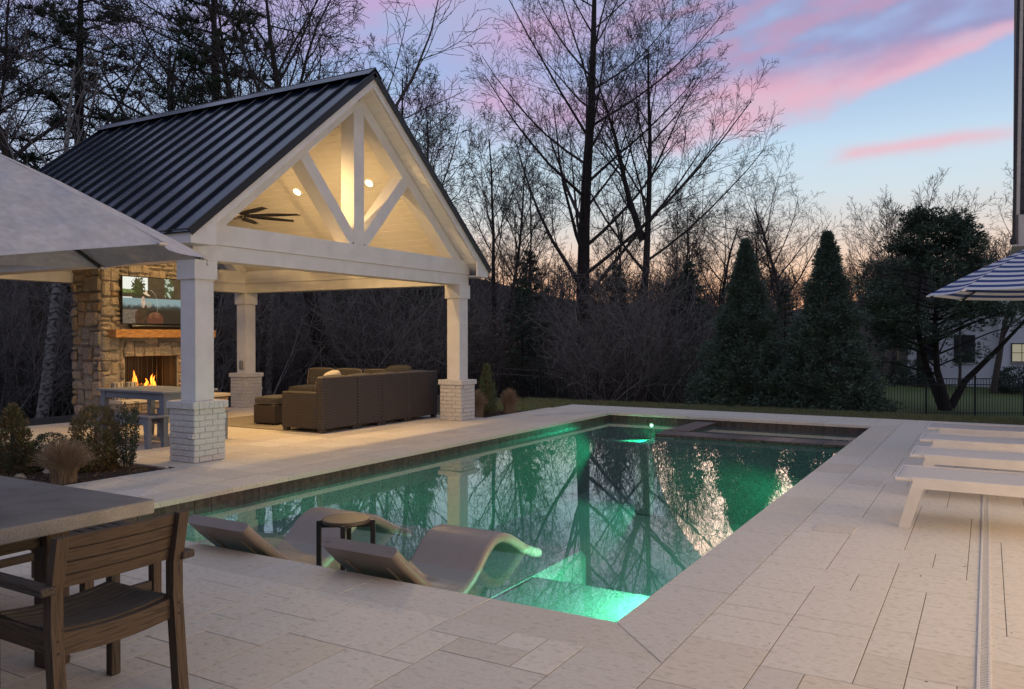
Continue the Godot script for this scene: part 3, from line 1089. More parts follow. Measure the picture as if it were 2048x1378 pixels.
	# ceiling lights; the near-slope pair is unseen, mirrored to light floor and boards
	for a in [[-9.43, -1.365, "glowing recessed light in the far ceiling slope, nearer the pool"], [-11.16, -1.365, "glowing recessed light in the far ceiling slope, beside the fan"], [-9.43, 1.365, "unseen recessed light in the near ceiling slope, nearer the pool"], [-11.16, 1.365, "unseen recessed light in the near ceiling slope, beside the fan"]]:
		var s: float = signf(a[1])
		var dn: Vector3 = -nrm[s]
		var at := Vector3(a[0], roof_y(a[1]) - 0.20, RZ + a[1]) + dn * 0.016
		var t := thing("recessed_light", a[2], "ceiling light", at, "recessed lights in the pavilion ceiling")
		var bs := Basis(Quaternion(Vector3.UP, dn))
		var ring := MB.new()
		ring.lathe(Vector3.ZERO, [[0.095, 0.0], [0.09, 0.008], [0.072, 0.006]], 24, bs)
		part(t, "trim_ring", ring.mesh(), M.board_white)
		var disc := MB.new()
		disc.lathe(Vector3.ZERO, [[0.073, 0.003], [0.0, 0.0035]], 24, bs)
		part(t, "lens", disc.mesh(), M.lamp_glow)
		var l := SpotLight3D.new()
		l.name = "beam"
		l.light_color = Color(1.0, 0.82, 0.55)
		l.light_energy = 7.6
		l.light_size = 0.07
		l.spot_angle = 76.0
		l.spot_angle_attenuation = 0.9
		l.spot_range = 14.0
		l.spot_attenuation = 2.0
		l.shadow_enabled = true
		t.add_child(l)
		l.position = dn * 0.035
		l.basis = Basis.looking_at(dn, Vector3.RIGHT)
	# ceiling fan
	var fan := thing("ceiling_fan", "dark eight-bladed ceiling fan hanging from the pavilion ridge", "ceiling fan", Vector3(-11.27, 3.66, RZ))
	var rod := MB.new()
	rod.tube(PackedVector3Array([Vector3(0, 0.18, 0), Vector3(0, 1.72, 0)]), PackedFloat32Array([0.016, 0.016]), 10)
	part(fan, "downrod", rod.mesh(), M.nickel)
	var mot := MB.new()
	mot.lathe(Vector3.ZERO, [[0.0, -0.07], [0.11, -0.06], [0.14, -0.02], [0.15, 0.02], [0.10, 0.07], [0.06, 0.09], [0.06, 0.22], [0.02, 0.24]], 24)
	part(fan, "motor_housing", mot.mesh(), M.nickel)
	for k in 8:
		var an := TAU * (k + 0.35) / 8
		var bl := MB.new()
		var e := Vector3(cos(an), 0, sin(an))
		var w := Vector3(-sin(an), 0.22, cos(an)).normalized()
		bl.prism([e * 0.10 - w * 0.045, e * 0.10 + w * 0.045, e * 0.6 + w * 0.075, e * 1.09 + w * 0.055, e * 1.13 - w * 0.03, e * 0.6 - w * 0.075], Vector3(0, 0.010, 0))
		part(fan, "blade", bl.mesh(), M.fan_dark)
	# outlet cover on the back post
	var sp := MB.new()
	sp.box(Vector3(0, 0, 0), Vector3(0.10, 0.20, 0.06), 0.02)
	sp.box(Vector3(0, 0.03, 0.028), Vector3(0.05, 0.08, 0.015), 0.005)
	solo("outlet_cover", "small grey weatherproof outlet cover on the back white post", "outlet", sp.mesh(), M.slate_paint, Vector3(-14.28, 0.93, -12.585))


func brick_pier(pav: Node3D, cx: float, cz: float, real: bool, r: RandomNumberGenerator, to: Transform3D) -> void:
	var H := 0.66
	var w := 0.47
	var pier := part(pav, "pier", box_mesh(Vector3(cx, 0.37, cz), Vector3(w - 0.02, 0.735, w - 0.02)), M.white_mortar, to)
	if not real:
		part(pier, "cladding", box_mesh(Vector3(cx, 0.37, cz), Vector3(w, 0.74, w), 0.01), M.white_brick)
		return
	var rows := 9
	var rh := H / rows
	for f in 4:
		var t := Vector3(cos(f * PI / 2), 0, sin(f * PI / 2))
		var out := Vector3(-t.z, 0, t.x)
		for j in rows:
			var x := -w * 0.5
			var first: float = 0.155 if (j + f) % 2 == 0 else 0.075
			var k := 0
			while x < w * 0.5 - 0.02:
				var L: float = minf(first if k == 0 else 0.195, w * 0.5 - x)
				if w * 0.5 - (x + L) < 0.03:
					L = w * 0.5 - x
				var proud := r.randf_range(-0.002, 0.003) + (0.018 if r.randf() < 0.035 else 0.0)
				var c := Vector3(cx, rh * (j + 0.5), cz) + t * (x + L * 0.5) + out * (w * 0.5 - 0.012 + proud)
				var m := MB.new()
				m.hexa(c, Vector3(L - 0.007, rh - 0.0085, 0.03), 0.004, Basis(t, Vector3.UP, out), 0.0018, r)
				part(pier, "brick", m.mesh(), M.white_brick if r.randf() < 0.6 else M.white_brick_b)
				x += L
				k += 1
		# soldier course
		for k in 7:
			var c := Vector3(cx, H + 0.045, cz) + t * ((k - 3) * 0.0745) + out * (w * 0.5 + 0.002)
			var m := MB.new()
			m.hexa(c, Vector3(0.0715, 0.088, 0.055), 0.004, Basis(t, Vector3.UP, out), 0.0012, r)
			part(pier, "brick", m.mesh(), M.white_brick)
	part(pier, "cap", box_mesh(Vector3(cx, 0.744, cz), Vector3(w + 0.045, 0.014, w + 0.045), 0.004), M.white_brick)


# ---------------------------------------------------------------- fireplace
func make_fireplace() -> void:
	var fx := -13.27
	var bx := -14.18
	var z0 := -8.65
	var z1 := -10.99
	var fz0 := -9.11
	var fz1 := -10.19
	var fy0 := 0.46
	var fy1 := 1.20
	var top := 4.6
	var t := thing("stone_fireplace", "rubble stone chimney with lit fireplace, timber mantel and raised hearth", "fireplace", Vector3(-13.7, 0, -9.82))
	var to := Transform3D(Basis(), Vector3(13.7, 0, 9.82))
	var core := MB.new()
	var i := 0.045
	var blk := func(za: float, zb: float, ya: float, yb: float, xa: float, xb: float) -> void:
		core.box(Vector3((xa + xb) * 0.5, (ya + yb) * 0.5, (za + zb) * 0.5), Vector3(absf(xa - xb), yb - ya, absf(za - zb)))
	blk.call(z0 - i, fz0, 0.0, top, bx + i, fx - i)
	blk.call(fz1, z1 + i, 0.0, top, bx + i, fx - i)
	blk.call(fz0, fz1, fy1, top, bx + i, fx - i)
	blk.call(fz0, fz1, 0.0, fy0, bx + i, fx - i)
	part(t, "core", core.mesh(), M.mortar, to)
	var fb := MB.new()
	fb.box(Vector3(bx + 0.2, 0.83, (fz0 + fz1) * 0.5), Vector3(0.08, 0.74, fz0 - fz1))
	fb.box(Vector3((bx + fx) * 0.5, 0.83, fz0 - 0.012), Vector3(fx - bx - 0.09, 0.739, 0.02))
	fb.box(Vector3((bx + fx) * 0.5, 0.83, fz1 + 0.012), Vector3(fx - bx - 0.09, 0.739, 0.02))
	fb.box(Vector3((bx + fx) * 0.5, fy0 + 0.012, (fz0 + fz1) * 0.5), Vector3(fx - bx - 0.09, 0.02, fz0 - fz1 - 0.05))
	part(t, "firebox", fb.mesh(), M.soot, to)
	var r := rand(91)
	var sizes := [Vector2i(3, 2), Vector2i(2, 2), Vector2i(4, 2), Vector2i(2, 3), Vector2i(3, 3), Vector2i(3, 1), Vector2i(2, 1), Vector2i(4, 3)]
	var u := 0.0867
	for face in 3:
		# 0 front, 1 towards the camera side, 2 the far side
		var wide: float = (z0 - z1) if face == 0 else (fx - bx)
		var cols := int(round(wide / u))
		var rows := 38 if face < 2 else 34
		var used := {}
		for j in rows:
			for c in cols:
				if used.has(Vector2i(c, j)):
					continue
				var hole := func(a: int, b: int) -> bool:
					if face != 0:
						return false
					var zz := z0 - (a + 0.5) * u
					var yy := (b + 0.5) * u
					return zz < fz0 and zz > fz1 and yy > fy0 and yy < fy1
				if hole.call(c, j):
					continue
				var pick := Vector2i(1, 1)
				for tr in 8:
					var s: Vector2i = sizes[r.randi_range(0, sizes.size() - 1)]
					if tr > 5:
						s = Vector2i(2, 1) if tr == 6 else Vector2i(1, 2)
					var ok := true
					for b in s.y:
						for a in s.x:
							if used.has(Vector2i(c + a, j + b)) or c + a >= cols or j + b >= rows or hole.call(c + a, j + b):
								ok = false
					if ok:
						pick = s
						break
				for b in pick.y:
					for a in pick.x:
						used[Vector2i(c + a, j + b)] = true
				if face == 2 and r.randf() < 0.0:
					continue
				var m := MB.new()
				var along := (c + pick.x * 0.5) * u
				var y := (j + pick.y * 0.5) * u
				var pr := r.randf_range(-0.018, 0.026)
				var sz := Vector3(0.11, pick.y * u - 0.018, pick.x * u - 0.018)
				var at: Vector3
				var bs := Basis()
				if face == 0:
					at = Vector3(fx - 0.055 + pr, y, z0 - along)
				else:
					bs = Basis(Vector3.UP, -PI / 2)
					at = Vector3(bx + along, y, (z0 - 0.055 + pr) if face == 1 else (z1 + 0.055 - pr))
				m.hexa(at, sz, 0.026, bs, 0.015, r)
				var k := r.randi_range(0, 5)
				if r.randf() < 0.45:
					k = r.randi_range(0, 1)
				part(t, "stone", m.mesh(), M["rubble_%d" % k], to)
	# hearth
	var he := part(t, "hearth", box_mesh(Vector3(-13.02, 0.20, -9.82), Vector3(0.46, 0.40, 2.25)), M.mortar, to)
	for k in 13:
		for j in 3:
			var m := MB.new()
			m.hexa(Vector3(-12.80, 0.066 + j * 0.133, -8.70 - 0.087 - k * 0.1725), Vector3(0.06, 0.12, 0.162), 0.014, Basis(), 0.008, r)
			part(he, "stone", m.mesh(), M["rubble_%d" % r.randi_range(0, 5)])
	for k in 3:
		part(he, "hearth_slab", box_mesh(Vector3(-13.01, 0.43, -8.66 - 0.39 - k * 0.775), Vector3(0.52, 0.06, 0.77), 0.008), M.travertine_2)
	# lintel stones over the opening
	for k in 6:
		var m := MB.new()
		m.hexa(Vector3(fx - 0.03, fy1 + 0.085, fz0 + 0.04 - 0.098 - k * 0.196), Vector3(0.09, 0.165, 0.188), 0.014, Basis(), 0.008, r)
		part(t, "stone", m.mesh(), M["rubble_%d" % r.randi_range(0, 1)], to)
	part(t, "mantel", box_mesh(Vector3(fx + 0.105, 1.61, -9.82), Vector3(0.23, 0.145, 2.12), 0.008), M.cedar, to)
	# logs, fire, chain screen
	for a in [[-13.55, 0.53, -9.35, -10.0, 0.06], [-13.68, 0.545, -9.42, -10.05, 0.055], [-13.60, 0.64, -9.45, -9.92, 0.05]]:
		var p := []
		var rr := []
		for k in 6:
			p.append(Vector3(a[0] + r.randf_range(-0.02, 0.02), a[1] + r.randf_range(-0.01, 0.01), lerpf(a[2], a[3], k / 5.0)))
			rr.append(a[4] * r.randf_range(0.88, 1.1))
		part(t, "log", tube_mesh(p, rr, 9), M.charred_log, to)
	for k in 13:
		var fzz: float = [-9.33, -9.42, -9.47, -9.55, -9.62, -9.70, -9.78, -9.86, -9.92, -9.50, -9.88, -9.28, -9.74][k]
		var hh: float = [0.05, 0.13, 0.34, 0.16, 0.09, 0.18, 0.08, 0.26, 0.22, 0.20, 0.15, 0.04, 0.06][k]
		var p := []
		var rr := []
		var x := -13.60 + r.randf_range(-0.06, 0.07)
		for q in 7:
			var f := q / 6.0
			p.append(Vector3(x + 0.02 * sin(f * 5.0 + k), 0.60 + hh * f, fzz + 0.035 * sin(f * 4.0 + k * 1.7) * f))
			rr.append((0.03 * sin(PI * (0.22 + 0.78 * f)) + 0.002) * (0.8 + hh * 3.4) * (1.0 - f * 0.6))
		part(t, "flame", tube_mesh(p, rr, 7), M.flame, to)
	for k in 30:
		var zz := fz0 - 0.03 - k * 0.035
		if k > 7 and k < 23 and k % 3:
			continue
		part(t, "screen_strand", tube_mesh([Vector3(fx - 0.05 + 0.012 * sin(k * 1.3), fy0 + 0.01, zz), Vector3(fx - 0.05 + 0.012 * sin(k * 1.3), fy1 - 0.01, zz)], [0.004, 0.004], 5), M.chain_screen, to)
	var l := OmniLight3D.new()
	l.name = "firelight"
	l.light_color = Color(1.0, 0.62, 0.28)
	l.light_energy = 0.22
	l.light_size = 0.12
	l.omni_range = 6.0
	l.omni_attenuation = 2.0
	l.shadow_enabled = true
	t.add_child(l)
	l.position = Vector3(-13.40, 0.85, -9.70) + Vector3(13.7, 0, 9.82)
	# television with a picture of a rider and a rope
	var tv := thing("television", "flat television showing a horse rider with a rope, above the mantel", "television", Vector3(fx, 2.21, -9.825))
	part(tv, "case", box_mesh(Vector3(0.05, 0, 0), Vector3(0.045, 0.86, 1.70), 0.006), M.screen_black)
	var sc := MB.new()
	sc.use_uv = true
	sc.v = PackedVector3Array([Vector3(0.0745, -0.415, 0.835), Vector3(0.0745, -0.415, -0.835), Vector3(0.0745, 0.415, -0.835), Vector3(0.0745, 0.415, 0.835)])
	sc.uv = PackedVector2Array([Vector2(0, 1), Vector2(1, 1), Vector2(1, 0), Vector2(0, 0)])
	for k in 4:
		sc.n.append(Vector3.RIGHT)
	sc.idx = PackedInt32Array([0, 2, 1, 0, 3, 2])
	var sm := paint("tv_picture", lin(0.02, 0.02, 0.02), 0.3)
	sm.emission_enabled = true
	sm.emission = Color.BLACK
	sm.emission_texture = tv_picture()
	sm.emission_energy_multiplier = 0.95
	part(tv, "screen", sc.mesh(), sm)
	solo("soundbar", "slim black soundbar between the television and the mantel", "soundbar", tube_mesh([Vector3(0, 0, 0.66), Vector3(0, 0, 0.64), Vector3(0, 0, -0.64), Vector3(0, 0, -0.66)], [0.034, 0.042, 0.042, 0.034], 12), M.screen_black, Vector3(fx + 0.10, 1.735, -9.80))


func tv_picture() -> ImageTexture:
	var nz := FastNoiseLite.new()
	nz.seed = 3
	nz.frequency = 0.03
	nz.fractal_octaves = 3
	var el := func(x: float, y: float, cx: float, cy: float, rx: float, ry: float) -> float: return Vector2((x - cx) / rx, (y - cy) / ry).length()
	return image_tex(420, 210, func(px: int, py: int) -> Color:
		var x := px / 210.0
		var y := py / 210.0
		var g := nz.get_noise_2d(px, py)
		var f := nz.get_noise_2d(px * 2.5 + 500.0, py * 2.5)
		var c := Color(0.24, 0.20, 0.14) * (1.0 + 0.25 * g)
		if x < 0.60 and y < 0.26 + 0.03 * x:
			c = Color(0.93, 0.95, 0.91)
		elif x < 0.34 and y < 0.34:
			c = Color(0.45, 0.53, 0.31) * (0.9 + f * 0.5)
		elif x < 0.6 and y < 0.45:
			c = Color(0.19, 0.17, 0.12) * (1.0 + g * 0.4)
		if x > 1.0 and x < 1.25 and y < 0.42 and el.call(x, y, 1.12, 0.2, 0.16, 0.24) + f * 0.5 < 1.0:
			c = Color(0.22, 0.27, 0.16) * (1.0 + f * 0.5) if g < 0.12 else Color(0.66, 0.72, 0.66)
		if el.call(x, y, 0.37, 0.21, 0.15, 0.20) + f * 0.7 < 1.0:
			c = Color(0.14, 0.21, 0.09) * (1.0 + f * 0.8)
		if x < 0.22 and y > 0.425 and y < 0.455:
			c = Color(0.9, 0.9, 0.87)
		if y > 0.45 and y < 0.70:
			c = Color(0.50, 0.60, 0.61).lerp(Color(0.14, 0.17, 0.17), smoothstep(0.56, 0.68, y + g * 0.05))
		if y >= 0.70:
			c = Color(0.44, 0.39, 0.34).lerp(Color(0.10, 0.085, 0.07), smoothstep(0.35, 0.55, x + g * 0.1)) * (0.9 + f * 0.35)
		if el.call(x, y, 0.40, 0.88, 0.115, 0.19) < 1.0:
			c = Color(0.24, 0.14, 0.09) * (1.0 + g * 0.5)
		if el.call(x, y, 0.78, 0.92, 0.21, 0.17) < 1.0:
			c = Color(0.34, 0.17, 0.11).lerp(Color(0.72, 0.54, 0.42), clampf(0.55 - (y - 0.76) * 5.0 + g * 0.6, 0.0, 1.0))
		if absf(x - 0.505) < 0.07 + 0.02 * g and y > 0.60 and y < 0.92:
			c = Color(0.20, 0.15, 0.09) * (1.0 + g * 0.4)
		if el.call(x, y, 0.485, 0.53, 0.052, 0.125) < 1.0:
			c = Color(0.78, 0.68, 0.59) * (0.95 + 0.3 * g)
		if el.call(x, y - (x - 0.565) * 0.35, 0.565, 0.36, 0.088, 0.022) < 1.0 or el.call(x, y, 0.555, 0.33, 0.034, 0.045) < 1.0:
			c = Color(0.87, 0.77, 0.63)
		if absf(el.call(x, y, 0.62, 0.585, 0.045, 0.055) - 1.0) < 0.13:
			c = Color(0.76, 0.58, 0.38)
		if absf(el.call(x, y, 0.64, 0.60, 0.20, 0.33) - 1.0) < 0.014 and x > 0.66 and y < 0.74:
			c = Color(0.82, 0.76, 0.65)
		return c)


# ---------------------------------------------------------------- furniture under the pavilion
func cushion_mesh(c: Vector3, s: Vector3, bs := Basis(), puff := 0.03) -> ArrayMesh:
	# a soft block: a grid over each face pushed out in the middle, rounded at the rim
	var b := MB.new()
	var k := 6
	for a in 3:
		var i := (a + 1) % 3
		var j := (a + 2) % 3
		for sg in [-1.0, 1.0]:
			var b0 := b.v.size()
			for p in k + 1:
				for q in k + 1:
					var u := -1.0 + 2.0 * p / k
					var w := -1.0 + 2.0 * q / k
					var e := Vector3.ZERO
					e[a] = sg
					e[i] = u
					e[j] = w
					var len4 := pow(pow(absf(e.x), 8.0) + pow(absf(e.y), 8.0) + pow(absf(e.z), 8.0), 0.125)
					var d := e / len4
					var nn := Vector3(pow(absf(d.x), 7.0) * signf(d.x), pow(absf(d.y), 7.0) * signf(d.y), pow(absf(d.z), 7.0) * signf(d.z)).normalized()
					var pos := d * s * 0.5
					pos[a] += sg * puff * (1.0 - u * u) * (1.0 - w * w)
					b.v.append(c + bs * pos)
					b.n.append(bs * nn)
			for p in k:
				for q in k:
					var o := b0 + p * (k + 1) + q
					b.quad_idx(o, o + 1, o + k + 2, o + k + 1)
	return b.mesh()


func piping(c: Vector3, s: Vector3, bs: Basis, axis: int) -> ArrayMesh:
	var p := []
	var r := []
	var i := (axis + 1) % 3
	var j := (axis + 2) % 3
	for k in 25:
		var a := TAU * k / 24
		var e := Vector3.ZERO
		var ca := cos(a)
		var sa := sin(a)
		var q := pow(pow(absf(ca), 8.0) + pow(absf(sa), 8.0), 0.125)
		e[i] = ca / q * s[i] * 0.5
		e[j] = sa / q * s[j] * 0.5
		p.append(c + bs * e)
		r.append(0.009)
	return tube_mesh(p, r, 5, false)


func sofa_module(label: String, at: Vector3, turn: float, w: float, arm: bool) -> void:
	# local: back along x at z = 0, seat towards +z
	var t := thing("sofa_module", label, "sofa", at, "wicker sectional sofa modules", turn)
	var shell := MB.new()
	shell.box(Vector3(0, 0.48, 0.075), Vector3(w - 0.012, 0.84, 0.14), 0.012)
	shell.box(Vector3(0, 0.235, 0.52), Vector3(w - 0.014, 0.33, 0.75), 0.012)
	part(t, "wicker_shell", shell.mesh(), M.wicker)
	if arm:
		part(t, "arm", box_mesh(Vector3(w * 0.5 - 0.075, 0.36, 0.525), Vector3(0.148, 0.59, 0.76), 0.014), M.wicker)
	for x in [-1, 1]:
		for z in [0.06, 0.84]:
			part(t, "foot", box_mesh(Vector3(x * (w * 0.5 - 0.06), 0.035, z), Vector3(0.10, 0.07, 0.08), 0.004), M.wicker)
	var sw := w - (0.17 if arm else 0.02)
	var sx := -0.075 if arm else 0.0
	part(t, "seat_cushion", cushion_mesh(Vector3(sx, 0.475, 0.55), Vector3(sw, 0.15, 0.72)), M.cushion_grey)
	var lean := Basis(Vector3.RIGHT, -0.16)
	var bc := part(t, "back_cushion", cushion_mesh(Vector3(sx, 0.705, 0.24), Vector3(sw - 0.02, 0.38, 0.17), lean), M.cushion_grey)
	part(bc, "piping", piping(Vector3(sx, 0.705, 0.24) + lean * Vector3(0, 0, 0.07), Vector3(sw - 0.03, 0.375, 0.1), lean, 2), M.piping_tan)


func make_pavilion_furniture() -> void:
	# run with its back to the pool, then the run across the far side
	var z := -9.73
	var k := 0
	for w in [0.86, 0.65, 0.745, 0.915]:
		var label: String = ["wicker sofa module with an arm, nearest the brown ottoman", "wicker sofa module second from the arm, back to the pool", "wicker sofa module third from the arm, back to the pool", "wicker corner sofa module beside the far front brick pier"][k]
		sofa_module(label, Vector3(-9.18, 0, z - w * 0.5), -PI / 2, w, k == 0)
		z -= w
		k += 1
	k = 0
	for x in [-10.45, -11.2, -11.95]:
		sofa_module(["far-side wicker sofa module next to the corner", "middle wicker sofa module of the far-side run", "far-side wicker sofa module farthest from the pool"][k], Vector3(x, 0, -12.92), 0.0, 0.74, false)
		k += 1
	solo("throw_pillow", "cream throw pillow on the sofa run facing the fireplace", "pillow", cushion_mesh(Vector3.ZERO, Vector3(0.11, 0.40, 0.48), Basis.from_euler(Vector3(0.12, 0.25, 0.2)), 0.03), M.cushion_cream, Vector3(-9.66, 0.75, -10.52))
	solo("throw_pillow", "dark piped throw pillow standing at the sofa corner", "pillow", cushion_mesh(Vector3.ZERO, Vector3(0.50, 0.40, 0.12), Basis.from_euler(Vector3(-0.12, 0.5, 0.05)), 0.03), M.cushion_grey, Vector3(-9.72, 0.79, -12.38))
	var ot := thing("ottoman", "square wicker ottoman with a dark cushion beside the sofa arm", "ottoman", Vector3(-10.96, 0, -10.46))
	part(ot, "wicker_base", box_mesh(Vector3(0, 0.20, 0), Vector3(0.52, 0.33, 0.60), 0.012), M.wicker)
	for x in [-0.2, 0.2]:
		for zz in [-0.24, 0.24]:
			part(ot, "foot", box_mesh(Vector3(x, 0.023, zz), Vector3(0.07, 0.03, 0.07)), M.wicker)
	part(ot, "cushion", cushion_mesh(Vector3(0, 0.43, 0), Vector3(0.53, 0.12, 0.61)), M.cushion_grey)
	part(ot, "piping", piping(Vector3(0, 0.385, 0), Vector3(0.52, 0.1, 0.60), Basis(), 1), M.piping_tan)
	solo("area_rug", "flat taupe rug under the sofa and ottoman", "rug", box_mesh(Vector3(0, 0.006, 0), Vector3(2.75, 0.010, 2.95), 0.004), M.rug, Vector3(-11.1, 0.0015, -11.2))
	# grey dining table with two benches
	var tb := thing("dining_table", "slate grey dining table under the pavilion before the fireplace", "table", Vector3(-10.72, 0, -7.86))
	part(tb, "top", box_mesh(Vector3(0, 0.765, 0), Vector3(1.54, 0.032, 0.94), 0.005), M.slate_paint)
	for s in [-1, 1]:
		part(tb, "apron", box_mesh(Vector3(0, 0.70, s * 0.40), Vector3(1.30, 0.095, 0.03), 0.003), M.slate_paint)
		part(tb, "apron", box_mesh(Vector3(s * 0.67, 0.70, 0), Vector3(0.03, 0.094, 0.74), 0.003), M.slate_paint)
		for q in [-1, 1]:
			var lg := MB.new()
			lg.prism([Vector3(s * 0.73, 0.748, q * 0.43), Vector3(s * 0.62, 0.748, q * 0.43), Vector3(s * 0.665, 0.0, q * 0.43), Vector3(s * 0.73, 0.0, q * 0.43)], Vector3(0, 0, -q * 0.075))
			part(tb, "leg", lg.mesh(), M.slate_paint)
	for s in [1, -1]:
		var bn := thing("dining_bench", "slate grey bench on the near side of the slate table" if s == 1 else "slate grey bench between the slate table and the hearth", "bench", Vector3(-10.6, 0, -7.86 + s * 0.52), "benches at the slate table")
		part(bn, "seat", box_mesh(Vector3(0, 0.435, 0), Vector3(1.28, 0.03, 0.36), 0.005), M.slate_paint)
		for q in [-1, 1]:
			part(bn, "apron", box_mesh(Vector3(0, 0.375, q * 0.15), Vector3(1.02, 0.09, 0.025), 0.003), M.slate_paint)
			for e in [-1, 1]:
				var lg := MB.new()
				lg.prism([Vector3(e * 0.61, 0.42, q * 0.165), Vector3(e * 0.50, 0.42, q * 0.165), Vector3(e * 0.545, 0, q * 0.165), Vector3(e * 0.61, 0, q * 0.165)], Vector3(0, 0, -q * 0.06))
				part(bn, "leg", lg.mesh(), M.slate_paint)
	for a in [[-8.69, "striped woven basket at the hearth end near the stone corner"], [-8.95, "striped woven basket on the hearth nearest the fire opening"]]:
		var bk := thing("woven_basket", a[1], "basket", Vector3(-12.99, 0.46, a[0] - 0.06), "baskets on the hearth")
		var body := MB.new()
		body.lathe(Vector3.ZERO, [[0.0, 0.0], [0.085, 0.0], [0.10, 0.08], [0.10, 0.22], [0.085, 0.30], [0.075, 0.30], [0.0, 0.24]], 18)
		part(bk, "body", body.mesh(), M.cushion_cream)
		for k2 in 9:
			var an := TAU * k2 / 9
			part(bk, "stripe", tube_mesh([Vector3(cos(an) * 0.087, 0.01, sin(an) * 0.087), Vector3(cos(an) * 0.102, 0.08, sin(an) * 0.102), Vector3(cos(an) * 0.102, 0.22, sin(an) * 0.102), Vector3(cos(an) * 0.087, 0.295, sin(an) * 0.087)], [0.008, 0.008, 0.008, 0.008], 5), M.cushion_grey)


# ---------------------------------------------------------------- in the pool
func make_pool_furniture() -> void:
	var path := []
	for q in [[0.0, 0.235], [-0.12, 0.12], [-0.26, 0.0], [-0.40, -0.11], [-0.52, -0.185], [-0.64, -0.225], [-0.76, -0.215], [-0.86, -0.165], [-0.95, -0.095], [-1.04, -0.015], [-1.13, 0.04], [-1.22, 0.062], [-1.32, 0.055], [-1.44, 0.015], [-1.56, -0.05], [-1.68, -0.115], [-1.80, -0.165], [-1.90, -0.195]]:
		path.append(Vector3(0, q[1], q[0]))
	for a in [[-3.475, "taupe in-water chaise on the tanning ledge, nearer the pool steps"], [-4.80, "taupe in-water chaise on the tanning ledge, nearer the pavilion"]]:
		var t := thing("pool_chaise", a[1], "pool lounger", Vector3(a[0], 0, -4.03), "in-water chaises on the tanning ledge")
		var s := MB.new()
		s.ribbon(path, 0.075, Vector3.RIGHT, 0.272)
		# rounded lips along both edges
		for e in [-1, 1]:
			var lp := PackedVector3Array()
			var lr := PackedFloat32Array()
			for k in path.size():
				var tg: Vector3 = (path[mini(k + 1, path.size() - 1)] - path[maxi(k - 1, 0)]).normalized()
				var u := tg.cross(Vector3.RIGHT)
				if u.y < 0.0:
					u = -u
				lp.append(path[k] - u * 0.0375 + Vector3.RIGHT * e * 0.272)
				lr.append(0.0378)
			s.tube(lp, lr, 12, true)
		part(t, "shell", s.mesh(), M.taupe_resin)
		var rib := MB.new()
		for x in [-0.17, 0.17]:
			rib.bar(Vector3(x, -0.30, -0.60), Vector3(x, -0.455, -0.60), 0.05, 0.28, Vector3.FORWARD)
			rib.bar(Vector3(x, 0.09, -0.05), Vector3(x, -0.19, -0.37), 0.03, 0.03)
		part(t, "underside_ribs", rib.mesh(), M.taupe_resin)
	var st := thing("side_table", "round brown side table on black square legs standing in the pool", "side table", Vector3(-4.16, -0.46, -4.66))
	var top := MB.new()
	top.lathe(Vector3(0, 0.62, 0), [[0.0, 0.0], [0.175, 0.0], [0.18, 0.006], [0.18, 0.024], [0.174, 0.03], [0.0, 0.03]], 40)
	part(st, "top", top.mesh(), M.table_brown)
	for k in 4:
		var an := TAU * k / 4 + 0.95
		var e := Vector3(cos(an), 0, sin(an))
		part(st, "leg", bar_mesh(e * 0.20, e * 0.20 + Vector3.UP * 0.635, 0.036, 0.036, e, 0.003), M.black_metal)
		part(st, "arm", bar_mesh(e * 0.182 + Vector3.UP * 0.60, e * 0.05 + Vector3.UP * 0.60, 0.03, 0.034, Vector3.UP, 0.003), M.black_metal)
	var hub := MB.new()
	hub.lathe(Vector3(0, 0.584, 0), [[0.0, 0.0], [0.055, 0.0], [0.055, 0.032], [0.0, 0.032]], 16)
	part(st, "hub", hub.mesh(), M.black_metal)


